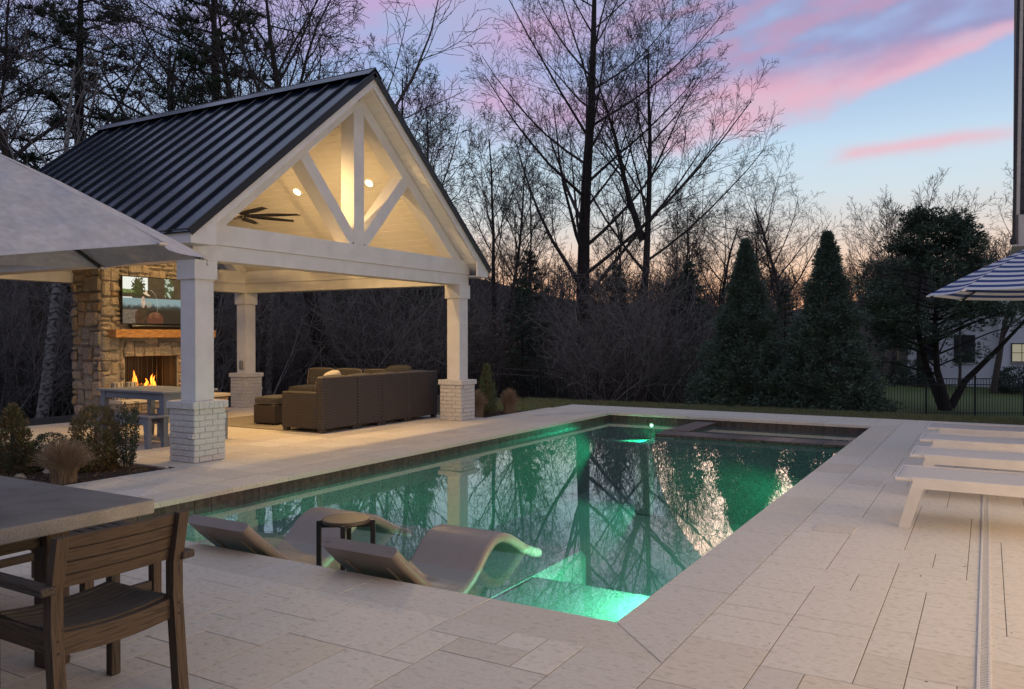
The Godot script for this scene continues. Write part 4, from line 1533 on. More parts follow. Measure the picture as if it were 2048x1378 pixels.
# ---------------------------------------------------------------- the dining corner at the left
func make_dining_corner() -> void:
	var t := thing("stone_table", "concrete-topped dining table at the left edge of the patio", "table", Vector3(-4.48, 0, -1.70))
	part(t, "top", box_mesh(Vector3(0, 0.716, 0), Vector3(1.88, 0.068, 1.76), 0.005), M.cast_stone)
	for x in [-1, 1]:
		for z in [-1, 1]:
			part(t, "leg", box_mesh(Vector3(x * 0.66, 0.34, z * 0.53), Vector3(0.11, 0.68, 0.11), 0.004), M.teak_y)
	for z in [-1, 1]:
		part(t, "apron", box_mesh(Vector3(0, 0.625, z * 0.53), Vector3(1.2, 0.11, 0.03), 0.003), M.teak_x_grey)
	for x in [-1, 1]:
		part(t, "apron", box_mesh(Vector3(x * 0.66, 0.62, 0), Vector3(0.03, 0.10, 0.94), 0.003), M.teak_z_grey)
	# weathered teak armchair, its back to the pool side
	var c := thing("teak_armchair", "weathered slatted teak armchair with its back towards us", "chair", Vector3(-3.22, 0, -2.045))
	var hw := 0.265
	for s in [-1, 1]:
		# rear leg: kinked at the seat, splayed back below and leaning back above
		var z: float = s * hw
		var rl := MB.new()
		var w := 0.024
		rl.prism([Vector3(0.245, 0.0, z - w), Vector3(0.195, 0.0, z - w), Vector3(0.155, 0.44, z - w), Vector3(0.205, 0.44, z - w)], Vector3(0, 0, w * 2))
		rl.prism([Vector3(0.205, 0.4405, z - w), Vector3(0.155, 0.4405, z - w), Vector3(0.155, 0.58, z - w), Vector3(0.205, 0.58, z - w)], Vector3(0, 0, w * 2))
		rl.prism([Vector3(0.205, 0.5805, z - w), Vector3(0.155, 0.5805, z - w), Vector3(0.21, 0.80, z - w), Vector3(0.248, 0.80, z - w)], Vector3(0, 0, w * 2))
		part(c, "rear_leg", rl.mesh(), M.teak_y)
		part(c, "front_leg", box_mesh(Vector3(-0.25, 0.31, z), Vector3(0.045, 0.62, 0.045), 0.003), M.teak_y_grey)
		part(c, "arm", box_mesh(Vector3(-0.035, 0.605, z + s * 0.042), Vector3(0.52, 0.032, 0.062), 0.005), M.teak_x_grey)
		part(c, "seat_rail", box_mesh(Vector3(-0.045, 0.385, z - s * 0.002), Vector3(0.40, 0.075, 0.026), 0.003), M.teak_x)
	# curved rear rail and front rail
	for x in [0.172, -0.262]:
		var rp := []
		for k in 9:
			var f := -1.0 + k * 0.25
			rp.append(Vector3(x, 0.425 - 0.018 * (1.0 - f * f), f * (hw - 0.024)))
		var rr := MB.new()
		rr.ribbon(rp, 0.085, Vector3.RIGHT, 0.013)
		part(c, "rear_rail" if x > 0 else "front_rail", rr.mesh(), M.teak_z)
	for k in 9:
		var sp := []
		var x := -0.232 + k * 0.0455
		for q in 9:
			var f := -1.0 + q * 0.25
			sp.append(Vector3(x, 0.437 - 0.022 * (1.0 - f * f) - 0.012 * sin(PI * k / 8.0), f * (hw - 0.016)))
		var sl := MB.new()
		sl.ribbon(sp, 0.016, Vector3.RIGHT, 0.0195)
		part(c, "seat_slat", sl.mesh(), M.teak_z_grey)
	for k in 4:
		var y := 0.595 + k * 0.052
		var sp := []
		for q in 9:
			var f := -1.0 + q * 0.25
			sp.append(Vector3(0.168 + k * 0.0128 + 0.020 * (1.0 - f * f), y + 0.022, f * (hw - 0.024)))
		var sl := MB.new()
		# slats stand on edge: swept along z, their height as thickness
		for q in 8:
			sl.bar(sp[q], sp[q + 1], 0.016, 0.047, Vector3(0.24, 1.0, 0), 0.0, 0.0007)
		part(c, "back_slat", sl.mesh(), M.teak_z)
	for s in [-1, 1]:
		for y in [0.36, 0.405]:
			part(c, "screw", box_mesh(Vector3(0.216 - (y - 0.36) * 0.1, y, s * hw), Vector3(0.004, 0.006, 0.006)), M.black_metal)
	# backless slatted bench at the far end of the table
	var b := thing("teak_bench", "backless slatted teak bench at the far end of the stone table", "bench", Vector3(-4.70, 0, -2.79))
	for k in 7:
		part(b, "slat", box_mesh(Vector3(0, 0.437, -0.222 + k * 0.0735), Vector3(1.26, 0.02, 0.062), 0.003), M.teak_x_grey)
	for z in [-1, 1]:
		part(b, "rail", box_mesh(Vector3(0, 0.39, z * 0.20), Vector3(1.18, 0.07, 0.028), 0.003), M.teak_x_grey)
	for x in [-1, 1]:
		for z in [-1, 1]:
			part(b, "leg", box_mesh(Vector3(x * 0.59, 0.2125, z * 0.205), Vector3(0.052, 0.425, 0.052), 0.003), M.teak_y)
		part(b, "stretcher", box_mesh(Vector3(x * 0.59, 0.14, 0), Vector3(0.028, 0.05, 0.355), 0.003), M.teak_z_grey)


# ---------------------------------------------------------------- umbrellas
func canopy(V: Array, pk: Vector3, sag: float, bands: Array, t: Node3D) -> void:
	# V rim points, pk the peak; bands: list of [from, to, material, name] along the slope, 0 at the peak
	for bd in bands:
		var m := MB.new()
		for i in V.size():
			var a: Vector3 = V[i]
			var b: Vector3 = V[(i + 1) % V.size()]
			var nu := 8
			var nv := maxi(1, int(ceil((bd[1] - bd[0]) * 8.0)))
			var b0 := m.v.size()
			var nn := (a - pk).cross(b - pk).normalized()
			if nn.y < 0.0:
				nn = -nn
			for p in nv + 1:
				var f: float = lerpf(bd[0], bd[1], float(p) / nv)
				for q in nu + 1:
					var g := float(q) / nu
					var pos := pk.lerp(a.lerp(b, g), f)
					var bow := 4.0 * g * (1.0 - g)
					pos += (pk - a.lerp(b, g)) * 0.045 * bow * f * f
					pos -= nn * sag * bow * f
					pos += nn * 0.02 * sin(PI * f)
					m.v.append(pos)
					m.n.append((nn - (b - a).normalized() * sag * 2.4 * (1.0 - 2.0 * g) * f * -1.0).normalized())
			for p in nv:
				for q in nu:
					var o := b0 + p * (nu + 1) + q
					m.quad_idx(o, o + 1, o + nu + 2, o + nu + 1)
		part(t, bd[3], m.mesh(), bd[2])


func make_white_umbrella() -> void:
	var base := Vector3(-4.48, 0, -1.89)
	var t := thing("patio_umbrella", "large off-white patio umbrella over the stone table", "umbrella", base)
	var V := []
	for p in [Vector3(-3.13, 1.961, -2.338), Vector3(-3.207, 1.782, -1.258), Vector3(-4.029, 1.72, -0.55), Vector3(-5.113, 1.751, -0.626), Vector3(-5.826, 1.86, -1.444), Vector3(-5.75, 2.006, -2.523), Vector3(-4.928, 1.996, -3.232), Vector3(-3.843, 1.998, -3.155)]:
		V.append(p - base)
	var pk := Vector3(0.0, 2.66, 0.06)
	canopy(V, pk, 0.035, [[0.0, 1.0, M.canvas_white, "canopy"]], t)
	var hub := Vector3(0, 2.30, 0.03)
	for p in V:
		var a: Vector3 = pk.lerp(p, 0.08) - Vector3(0, 0.03, 0)
		var b: Vector3 = pk.lerp(p, 0.97) - Vector3(0, 0.018, 0)
		var rb := part(t, "rib", bar_mesh(a, b, 0.016, 0.022, Vector3.UP, 0.002), M.black_metal)
		part(rb, "strut", bar_mesh(hub, a.lerp(b, 0.45), 0.012, 0.016, Vector3.UP, 0.002), M.black_metal)
		part(t, "rib_pocket", box_mesh(pk.lerp(p, 0.985) - Vector3(0, 0.012, 0), Vector3(0.05, 0.012, 0.05), 0.004), M.canvas_white)
		part(t, "seam", tube_mesh([pk.lerp(p, 0.05) + Vector3(0, 0.004, 0), pk.lerp(p, 0.5) + Vector3(0, 0.022, 0), p + Vector3(0, 0.002, 0)], [0.004, 0.004, 0.004], 5), M.canvas_white)
	part(t, "tie_loop", tube_mesh([V[7] + Vector3(-0.01, -0.005, 0), V[7] + Vector3(-0.014, -0.03, 0.0), V[7] + Vector3(0.0, -0.04, 0.004)], [0.004, 0.005, 0.004], 5), M.canvas_white)
	part(t, "pole", tube_mesh([Vector3(0, 0.76, 0), Vector3(0, 2.66, 0.05)], [0.019, 0.019], 12), M.black_metal)
	var cap := MB.new()
	cap.lathe(pk, [[0.05, 0.0], [0.04, 0.03], [0.0, 0.06]], 14)
	part(t, "finial", cap.mesh(), M.black_metal)


func make_striped_umbrella() -> void:
	var base := Vector3(0.66, 0, -12.2)
	var t := thing("striped_umbrella", "navy and white striped umbrella over the sun loungers", "umbrella", base)
	var V := []
	for k in 8:
		var an := PI + TAU * k / 8 + 0.04
		V.append(Vector3(cos(an) * 1.37, 2.095 - 0.03 * sin(an), -sin(an) * 1.37))
	var pk := Vector3(0, 2.78, 0)
	var bands := []
	var n := 23
	for k in n:
		bands.append([float(k) / n, float(k + 1) / n, M.stripe_blue if k % 2 == 1 else M.stripe_white, "blue_stripe" if k % 2 == 1 else "white_stripe"])
	canopy(V, pk, 0.05, bands, t)
	for p in V:
		var a: Vector3 = pk.lerp(p, 0.06) - Vector3(0, 0.05, 0)
		var b: Vector3 = pk.lerp(p, 0.965) - Vector3(0, 0.035, 0)
		var rb := part(t, "rib", bar_mesh(a, b, 0.018, 0.022, Vector3.UP, 0.002), M.black_metal)
		part(rb, "strut", bar_mesh(Vector3(0, 2.2, 0), a.lerp(b, 0.5), 0.014, 0.016, Vector3.UP, 0.002), M.black_metal)
		part(t, "rib_pocket", box_mesh(pk.lerp(p, 0.982) - Vector3(0, 0.02, 0), Vector3(0.05, 0.014, 0.05), 0.004), M.stripe_white)
	part(t, "pole", tube_mesh([Vector3(0, 0.05, 0), Vector3(0, 2.78, 0)], [0.02, 0.02], 12), M.black_metal)
	var bs := MB.new()
	bs.lathe(Vector3.ZERO, [[0.0, 0.0], [0.25, 0.0], [0.25, 0.04], [0.05, 0.07], [0.03, 0.2], [0.0, 0.2]], 24)
	part(t, "base", bs.mesh(), M.black_metal)


# ---------------------------------------------------------------- sun loungers on the deck
func make_sun_loungers() -> void:
	var names := ["white sling sun lounger nearest to us, low and flat on the deck", "white sling sun lounger second from us", "white sling sun lounger third from us", "white sling sun lounger farthest from us, by the lawn"]
	var first: Node3D = null
	var zs := [-7.70, -9.17, -10.54, -11.90]
	for i in 4:
		if first:
			twin(first, names[i], Vector3(-0.66, 0, zs[i]), 0.0)
			continue
		var t := thing("sun_lounger", names[i], "sun lounger", Vector3(-0.66, 0, zs[i]), "sun loungers along the right of the pool")
		first = t
		var hw := 0.36
		var Y := 0.405
		# sling: flat, its foot rolled down over the end
		var p := []
		for q in [[0.0, -0.018], [0.012, -0.004], [0.035, 0.004], [0.09, 0.004], [0.2, 0.0], [0.7, -0.006], [1.2, 0.0], [1.3, 0.02], [1.9, 0.30]]:
			p.append(Vector3(q[0], Y + q[1], 0))
		var sl := MB.new()
		sl.ribbon(p, 0.012, Vector3.BACK, hw - 0.034)
		part(t, "sling", sl.mesh(), M.sling)
		for e in [-1, 1]:
			part(t, "sling_hem", tube_mesh([Vector3(0.03, Y + 0.004, e * (hw - 0.05)), Vector3(0.7, Y - 0.003, e * (hw - 0.05)), Vector3(1.25, Y + 0.004, e * (hw - 0.05))], [0.0035, 0.0035, 0.0035], 5), M.lounger_white)
		part(t, "hinge", tube_mesh([Vector3(1.27, Y - 0.03, -hw - 0.016), Vector3(1.27, Y - 0.03, hw + 0.016)], [0.014, 0.014], 10), M.nickel)
		for s in [-1, 1]:
			var z: float = s * (hw - 0.004)
			var rl := MB.new()
			rl.prism([Vector3(0.125, Y + 0.005, z - 0.017), Vector3(1.9, Y + 0.005, z - 0.017), Vector3(1.9, Y - 0.085, z - 0.017), Vector3(0.17, Y - 0.078, z - 0.017)], Vector3(0, 0, 0.034))
			part(t, "side_rail", rl.mesh(), M.lounger_white)
			part(t, "foot_bracket", box_mesh(Vector3(0.068, Y - 0.012, z), Vector3(0.13, 0.030, 0.032), 0.008), M.lounger_white)
			for e in [0, 1]:
				var lx := 0.15 if e == 0 else 1.72
				var fx := 0.035 if e == 0 else 1.82
				var lg := MB.new()
				lg.prism([Vector3(lx - 0.012, Y - 0.03, z - 0.018), Vector3(lx + 0.085, Y - 0.03, z - 0.018), Vector3(fx + 0.085, 0.0, z - 0.018), Vector3(fx, 0.0, z - 0.018)], Vector3(0, 0, 0.036))
				part(t, "leg", lg.mesh(), M.lounger_white)
		part(t, "foot_tube", tube_mesh([Vector3(0.012, Y - 0.014, -hw + 0.01), Vector3(0.012, Y - 0.014, hw - 0.01)], [0.013, 0.013], 10), M.lounger_white)
		part(t, "cross_bar", box_mesh(Vector3(0.25, Y - 0.05, 0), Vector3(0.03, 0.03, hw * 2 - 0.05), 0.004), M.lounger_white)


# ---------------------------------------------------------------- houses
func window(parent: Node, c: Vector3, w: float, h: float, face: Vector3, pane: Material, to: Transform3D, cols := 2, rows := 2) -> void:
	var t := Vector3.UP.cross(face)
	var bs := Basis(t, Vector3.UP, face)
	var fr := MB.new()
	for s in [-1, 1]:
		fr.box(c + t * s * (w * 0.5 + 0.03) + face * 0.02, Vector3(0.06, h + 0.12, 0.06), 0.004, bs)
		fr.box(c + Vector3.UP * s * (h * 0.5 + 0.03) + face * 0.021, Vector3(w, 0.06, 0.06), 0.004, bs)
	for k in range(1, cols):
		fr.box(c + t * (w * k / cols - w * 0.5) + face * 0.018, Vector3(0.03, h, 0.03), 0.0, bs)
	for k in range(1, rows):
		fr.box(c + Vector3.UP * (h * k / rows - h * 0.5) + face * 0.017, Vector3(w, 0.03, 0.03), 0.0, bs)
	var f := part(parent, "window", fr.mesh(), M.window_frame_dark, to)
	var p := MB.new()
	p.box(c, Vector3(w, h, 0.012), 0.0, bs)
	part(f, "window_pane", p.mesh(), pane)
	var sl := MB.new()
	sl.box(c - Vector3.UP * (h * 0.5 + 0.09) + face * 0.05, Vector3(w + 0.2, 0.06, 0.12), 0.004, bs)
	part(f, "window_sill", sl.mesh(), M.trim_beige)


func unseen_lit_window(parent: Node3D, c: Vector3, w: float, h: float, face: Vector3, e: float, to: Transform3D) -> void:  # window out of view with an area light, placed to light the deck
	window(parent, c, w, h, face, M.unseen_window_glow, to, 3, 4)
	var l := AreaLight3D.new()
	l.name = "unseen_window_light"
	l.light_color = Color(1.0, 0.86, 0.68)
	l.light_energy = e
	l.area_size = Vector2(w, h)
	l.shadow_enabled = true
	parent.add_child(l, true)
	l.transform = to * Transform3D(Basis.looking_at(face, Vector3.UP), c + face * 0.09)


func make_houses() -> void:
	# unseen house behind and right of the camera, lit windows placed for the deck
	var h := thing("unseen_house", "unseen house beside the patio, its lit windows placed to light the deck", "house", Vector3(0, 0, 4.3))
	var to := Transform3D(Basis(), Vector3(0, 0, -4.3))
	var w := MB.new()
	w.box(Vector3(-2.5, 1.6, 4.42), Vector3(14.0, 3.2, 0.22))
	w.box(Vector3(3.36, 1.6, -2.9), Vector3(0.22, 3.2, 14.42))
	part(h, "wall", w.mesh(), M.house_brick, to)
	var e := MB.new()
	e.box(Vector3(-2.5, 3.27, 4.2), Vector3(14.6, 0.14, 0.9))
	e.box(Vector3(3.3, 3.269, -3.2), Vector3(0.8, 0.138, 13.8))
	part(h, "eave", e.mesh(), M.trim_beige, to)
	for x in [-4.4, -0.8]:
		window(h, Vector3(x, 1.2, 4.30), 1.6, 2.1, Vector3.FORWARD, M.window_dark, to, 3, 4)
	for z in [-8.2, -5.6, -3.0]:
		unseen_lit_window(h, Vector3(3.24, 1.30, z), 1.9, 2.1, Vector3.LEFT, UNSEEN_HOUSE_LIGHT, to)
	# the wing whose shingled corner shows at the right
	var g := thing("house_wing", "dark shingled upper corner of the house at the right edge", "house", Vector3(2.6, 0, -18.0))
	var tg := Transform3D(Basis(), Vector3(-2.6, 0, 18.0))
	part(g, "wall", box_mesh(Vector3(3.6, 1.54, -18.4), Vector3(4.8, 3.07, 4.4)), M.house_brick, tg)
	part(g, "upper_wall", box_mesh(Vector3(3.25, 6.0, -18.2), Vector3(5.60, 5.82, 4.4)), M.shingle_b, tg)
	part(g, "frieze", box_mesh(Vector3(3.25, 3.33, -15.975), Vector3(5.64, 0.50, 0.06), 0.006), M.trim_beige, tg)
	part(g, "sill_board", box_mesh(Vector3(3.3, 3.62, -15.96), Vector3(5.50, 0.07, 0.10), 0.006), M.cedar, tg)
	for k in 26:
		var m := MB.new()
		m.box(Vector3(3.25, 3.76 + k * 0.2, -15.98), Vector3(5.60, 0.215, 0.016), 0.002, Basis(Vector3.RIGHT, -0.07))
		part(g, "shingle_course", m.mesh(), M.shingle, tg)
	part(g, "corner_board", bar_mesh(Vector3(0.425, 3.58, -15.955), Vector3(0.475, 8.9, -15.955), 0.05, 0.05, Vector3.BACK), M.trim_beige, tg)
	part(g, "soffit", box_mesh(Vector3(3.2, 3.065, -17.9), Vector3(5.72, 0.03, 4.1)), M.trim_beige, tg)
	part(g, "downpipe", tube_mesh([Vector3(0.36, 3.14, -15.93), Vector3(0.38, 4.6, -15.93), Vector3(0.435, 8.9, -15.93)], [0.022, 0.022, 0.022], 8), M.black_metal, tg)
	var bt := MB.new()
	bt.box(Vector3(0.355, 3.14, -15.92), Vector3(0.09, 0.11, 0.09), 0.02)
	part(g, "pipe_outlet", bt.mesh(), M.black_metal, tg)
	# the neighbour's house
	var nb := thing("neighbour_house", "white painted brick house beyond the lawn at the right", "house", Vector3(5.0, -1.1, -51.0))
	var tn := Transform3D(Basis(), Vector3(-5.0, 1.1, 51.0))
	part(nb, "wall", box_mesh(Vector3(8.2, 1.9, -54.5), Vector3(15.4, 6.4, 8.0)), M.house_brick, tn)
	part(nb, "side_wing", box_mesh(Vector3(-1.7, 1.0, -53.5), Vector3(4.4, 4.4, 5.0)), M.house_brick, tn)
	var rf := MB.new()
	rf.prism([Vector3(-0.2, 5.08, -50.0), Vector3(8.2, 9.9, -50.0), Vector3(16.6, 5.08, -50.0), Vector3(16.6, 4.9, -50.0), Vector3(-0.2, 4.9, -50.0)], Vector3(0, 0, -9.0))
	part(nb, "roof", rf.mesh(), M.shingle, tn)
	var r2 := MB.new()
	r2.prism([Vector3(-4.3, 3.2, -50.6), Vector3(0.6, 3.2, -50.6), Vector3(0.6, 5.0, -53.5), Vector3(-4.3, 5.0, -53.5)], Vector3(0, 0.12, 0))
	part(nb, "wing_roof", r2.mesh(), M.shingle, tn)
	part(nb, "eave", box_mesh(Vector3(8.2, 4.86, -50.3), Vector3(16.0, 0.16, 0.5)), M.trim_beige, tn)
	window(nb, Vector3(1.55, 0.72, -50.48), 0.86, 0.9, Vector3.BACK, M.window_pale, tn)
	window(nb, Vector3(1.95, 3.45, -50.48), 0.8, 1.2, Vector3.BACK, M.window_dark, tn)
	window(nb, Vector3(4.6, 0.72, -50.48), 0.86, 1.3, Vector3.BACK, M.window_dark, tn)
	window(nb, Vector3(-1.1, 0.9, -50.98), 0.9, 1.4, Vector3.BACK, M.window_dark, tn)
	window(nb, Vector3(-2.9, 0.9, -50.98), 0.7, 1.2, Vector3.BACK, M.window_dark, tn)
	solo("marker_post", "yellow pipe marker standing beside the neighbour's wall", "post", tube_mesh([Vector3.ZERO, Vector3(0, 2.2, 0)], [0.06, 0.06], 8), paint("marker_yellow", lin(0.35, 0.27, 0.06), 0.6), Vector3(-4.35, ground_y(-4.35, -50.0), -50.0))


# ---------------------------------------------------------------- fences
func fence(label: String, pts: Array, group: String, most: int) -> void:
	var t := thing("metal_fence", label, "fence", Vector3(pts[0].x, ground_y(pts[0].x, pts[0].y), pts[0].y), group)
	var o := t.position
	var hgt := 1.22
	var picket := box_mesh(Vector3(0, hgt * 0.5 - 0.02, 0), Vector3(0.016, hgt - 0.04, 0.016))
	var post := MB.new()
	post.box(Vector3(0, hgt * 0.5 + 0.02, 0), Vector3(0.06, hgt + 0.06, 0.06))
	post.box(Vector3(0, hgt + 0.06, 0), Vector3(0.075, 0.03, 0.075), 0.01)
	var pm := post.mesh()
	var n := 0
	var rest := MB.new()
	for i in pts.size() - 1:
		var a: Vector2 = pts[i]
		var b: Vector2 = pts[i + 1]
		var L := (b - a).length()
		var ns := maxi(1, int(round(L / 1.83)))
		for s in ns:
			var p := a.lerp(b, float(s) / ns)
			var q := a.lerp(b, float(s + 1) / ns)
			var P := Vector3(p.x, ground_y(p.x, p.y), p.y) - o
			var Q := Vector3(q.x, ground_y(q.x, q.y), q.y) - o
			part(t, "fence_post", pm, M.black_metal, Transform3D(Basis(), P))
			for y in [0.10, hgt - 0.22, hgt - 0.03]:
				part(t, "rail", bar_mesh(P + Vector3.UP * y, Q + Vector3.UP * y, 0.028, 0.03, Vector3.UP, 0.0), M.black_metal)
			for k in range(1, 17):
				var x := P.lerp(Q, k / 17.0)
				n += 1
				if n <= most:
					part(t, "picket", picket, M.black_metal, Transform3D(Basis(), x))
				else:
					rest.box(x + Vector3.UP * (hgt * 0.5 - 0.02), Vector3(0.016, hgt - 0.04, 0.016))
	if rest.v.size():
		part(t, "picket_run", rest.mesh(), M.black_metal).set_meta("kind", "stuff")


func make_fences() -> void:
	fence("black metal picket fence before the neighbour's lawn at the right", [Vector2(-4.6, -27.4), Vector2(-3.03, -28.3), Vector2(1.0, -30.65), Vector2(4.5, -32.7)], "black picket fences", 100)
	fence("black metal picket fence along the woods behind the pool", [Vector2(-6.6, -26.9), Vector2(-8.07, -26.5), Vector2(-11.15, -24.74), Vector2(-14.43, -22.8), Vector2(-19.5, -19.8), Vector2(-24.0, -14.5), Vector2(-26.0, -9.0)], "black picket fences", 260)


# ---------------------------------------------------------------- plants of the beds and hedge
func spray_bush(H: float, prof: Callable, clumps: int, per: int, size: float, seed_: int, droop: float, tilt := 0.6, lump := 0.12) -> Array:
	# foliage in clumps on a body of revolution; two meshes, for two tones
	var r := rand(seed_)
	var out := [MB.new(), MB.new()]
	var nz := FastNoiseLite.new()
	nz.seed = seed_
	nz.frequency = 1.0
	for c in clumps:
		var f := r.randf()
		var y := f * H
		var an := r.randf() * TAU
		var rad: float = prof.call(f)
		rad *= 1.0 + lump * 2.2 * nz.get_noise_3d(cos(an) * 1.3, y / H * 5.5, sin(an) * 1.3) + lump * 1.3 * nz.get_noise_3d(cos(an) * 3.5 + 9.0, y / H * 14.0, sin(an) * 3.5)
		if r.randf() < 0.06:
			rad *= 1.0 + lump
		var dep := 1.0 - 0.42 * pow(r.randf(), 2.0)
		var e := Vector3(cos(an), 0, sin(an))
		var ctr := e * rad * dep + Vector3.UP * y
		var sz := size * r.randf_range(0.75, 1.35) * lerpf(1.1, 0.62, f)
		var m: MB = out[0] if r.randf() < 0.62 else out[1]
		for k in per:
			var d := (e * r.randf_range(0.3, 1.1) + Vector3.UP * (tilt - droop + r.randf_range(-0.5, 0.6)) + Vector3(r.randf_range(-0.8, 0.8), 0, r.randf_range(-0.8, 0.8))).normalized()
			var s := d.cross(Vector3(r.randf_range(-1, 1), r.randf_range(-1, 1), r.randf_range(-1, 1))).normalized()
			var at := ctr + Vector3(r.randf_range(-1, 1), r.randf_range(-0.8, 0.8), r.randf_range(-1, 1)) * sz * 0.9
			m.leaf(at, d * sz * r.randf_range(0.6, 1.2), s * sz * r.randf_range(0.22, 0.42))
	return [out[0].mesh(), out[1].mesh()]


func bush(called: String, label: String, cat: String, at: Vector3, meshes: Array, mats: Array, h: float, group := "") -> Node3D:
	var t := thing(called, label, cat, at, group)
	part(t, "foliage", meshes[0], mats[0])
	part(t, "foliage", meshes[1], mats[1])
	part(t, "stem", tube_mesh([Vector3.ZERO, Vector3(0.01, h * 0.4, 0.01), Vector3(0, h * 0.85, 0)], [0.03 + 0.012 * h, 0.02 + 0.008 * h, 0.006], 7), M.bark_brown)
	return t


func dry_grass(label: String, at: Vector3, h: float, spread: float, n: int, seed_: int, upright: float) -> void:
	var r := rand(seed_)
	var t := thing("ornamental_grass", label, "grass clump", at, "dry ornamental grasses")
	for g in 2:
		var m := MB.new()
		for k in n:
			var an := r.randf() * TAU
			var e := Vector3(cos(an), 0, sin(an))
			var q := pow(r.randf(), 0.6)
			var root := e * 0.11 * q + Vector3(r.randf_range(-0.03, 0.03), 0, r.randf_range(-0.03, 0.03))
			# tips lie on a dome of the clump's height and spread
			var tip := e * spread * q * r.randf_range(0.8, 1.1) + Vector3.UP * h * sqrt(maxf(0.05, 1.0 - 0.9 * q * q * (1.0 - 0.7 * upright))) * r.randf_range(0.72, 1.06)
			var bow := e * spread * q * -0.22 + Vector3.UP * h * 0.16 * (1.0 - upright)
			var pts := PackedVector3Array()
			var rr := PackedFloat32Array()
			for s in 5:
				var f := s / 4.0
				pts.append(root.lerp(tip, f) + bow * sin(PI * f) + Vector3(r.randf_range(-1, 1), r.randf_range(-0.4, 0.4), r.randf_range(-1, 1)) * 0.014 * f)
				rr.append(0.0028 * (1.0 - f * 0.75))
			m.tube(pts, rr, 3)
		part(t, "blades", m.mesh(), M.grass_dry if g == 0 else M.grass_dry_b)


func make_bed_plants() -> void:
	var cone := func(f: float) -> float: return 0.24 * pow(1.0 - f, 0.62) * (0.75 + 0.6 * minf(f * 4.0, 0.42))
	bush("dwarf_arborvitae", "bronze-tipped conical arborvitae at the left edge of the bed", "shrub", Vector3(-9.70, -0.03, -5.22), spray_bush(0.78, cone, 560, 14, 0.045, 3, 0.0, 0.9), [M.needle_olive, M.needle_bronze], 0.8, "shrubs in the pavilion bed")
	var egg := func(f: float) -> float: return 0.255 * sqrt(maxf(0.0, 1.0 - pow((f - 0.42) / 0.60, 2.0)))
	bush("dwarf_arborvitae", "broad bronze arborvitae between the boxwood and the upright holly", "shrub", Vector3(-9.12, -0.03, -5.86), spray_bush(0.76, egg, 620, 14, 0.046, 4, 0.0, 0.9), [M.needle_bronze, M.needle_olive], 0.7, "shrubs in the pavilion bed")
	var ball := func(f: float) -> float: return 0.235 * sqrt(maxf(0.0, 1.0 - pow((f - 0.45) / 0.57, 2.0)))
	bush("boxwood", "round dark green boxwood between the two bronze shrubs", "shrub", Vector3(-9.62, -0.03, -5.62), spray_bush(0.42, ball, 520, 14, 0.034, 5, 0.0, 0.5), [M.leaf_box, M.needle_dark], 0.35, "shrubs in the pavilion bed")
	# upright holly: several leafy stems
	var hl := thing("upright_holly", "narrow upright dark holly in front of the slate table", "shrub", Vector3(-8.74, -0.03, -6.02), "shrubs in the pavilion bed")
	var r := rand(8)
	for k in 9:
		var an := k * 2.4
		var b := Vector3(cos(an), 0, sin(an)) * 0.035
		var tip := Vector3(cos(an) * r.randf_range(0.05, 0.13), r.randf_range(0.55, 0.86), sin(an) * r.randf_range(0.05, 0.13))
		var mid := b.lerp(tip, 0.5) + Vector3(cos(an), 0, sin(an)) * 0.03
		part(hl, "stem", tube_mesh([b, mid, tip], [0.008, 0.006, 0.003], 5), M.bark_brown)
		var m := MB.new()
		for q in 190:
			var f := 0.12 + 0.9 * r.randf()
			var c := b.lerp(mid, f * 2.0) if f < 0.5 else mid.lerp(tip, f * 2.0 - 1.0)
			var d := Vector3(r.randf_range(-1, 1), r.randf_range(0.1, 1.0), r.randf_range(-1, 1)).normalized()
			m.leaf(c + d * 0.012, d * r.randf_range(0.022, 0.040), d.cross(Vector3(r.randf_range(-1, 1), r.randf_range(-1, 1), r.randf_range(-1, 1))).normalized() * 0.017)
		part(hl, "leaves", m.mesh(), M.leaf_holly)
	dry_grass("shaggy tan ornamental grass at the bed edge by the stone table", Vector3(-8.62, -0.03, -5.17), 0.50, 0.36, 620, 21, 0.25)
	dry_grass("clipped tan ornamental grass beside the far front brick pier", Vector3(-8.62, -0.03, -13.42), 0.55, 0.25, 620, 22, 0.35)
	dry_grass("clipped tan ornamental grass at the end of the far bed", Vector3(-8.55, -0.03, -14.55), 0.52, 0.25, 620, 23, 0.35)
	var col := func(f: float) -> float: return 0.135 * (1.0 - pow(f, 3.0)) + 0.015
	bush("columnar_shrub", "narrow yellow-green columnar shrub between the two clipped grasses", "shrub", Vector3(-8.78, -0.03, -14.05), spray_bush(1.02, col, 330, 12, 0.05, 6, 0.0, 1.3), [M.needle_olive, M.needle_green], 0.9)
	# rocks and a patch of grass left in the bed
	for k in 3:
		var m := MB.new()
		m.hexa(Vector3.ZERO, Vector3(0.13, 0.07, 0.09), 0.05, Basis(Vector3.UP, k * 0.8), 0.02, r)
		solo("bed_rock", ["pale rock at the foot of the round boxwood", "pale rock beside the upright holly", "pale rock left of the tan grass"][k], "rock", m.mesh(), M.rubble_1, [Vector3(-9.35, 0.0, -5.42), Vector3(-9.0, 0.0, -6.12), Vector3(-9.25, -0.01, -5.05)][k], "rocks in the bed")


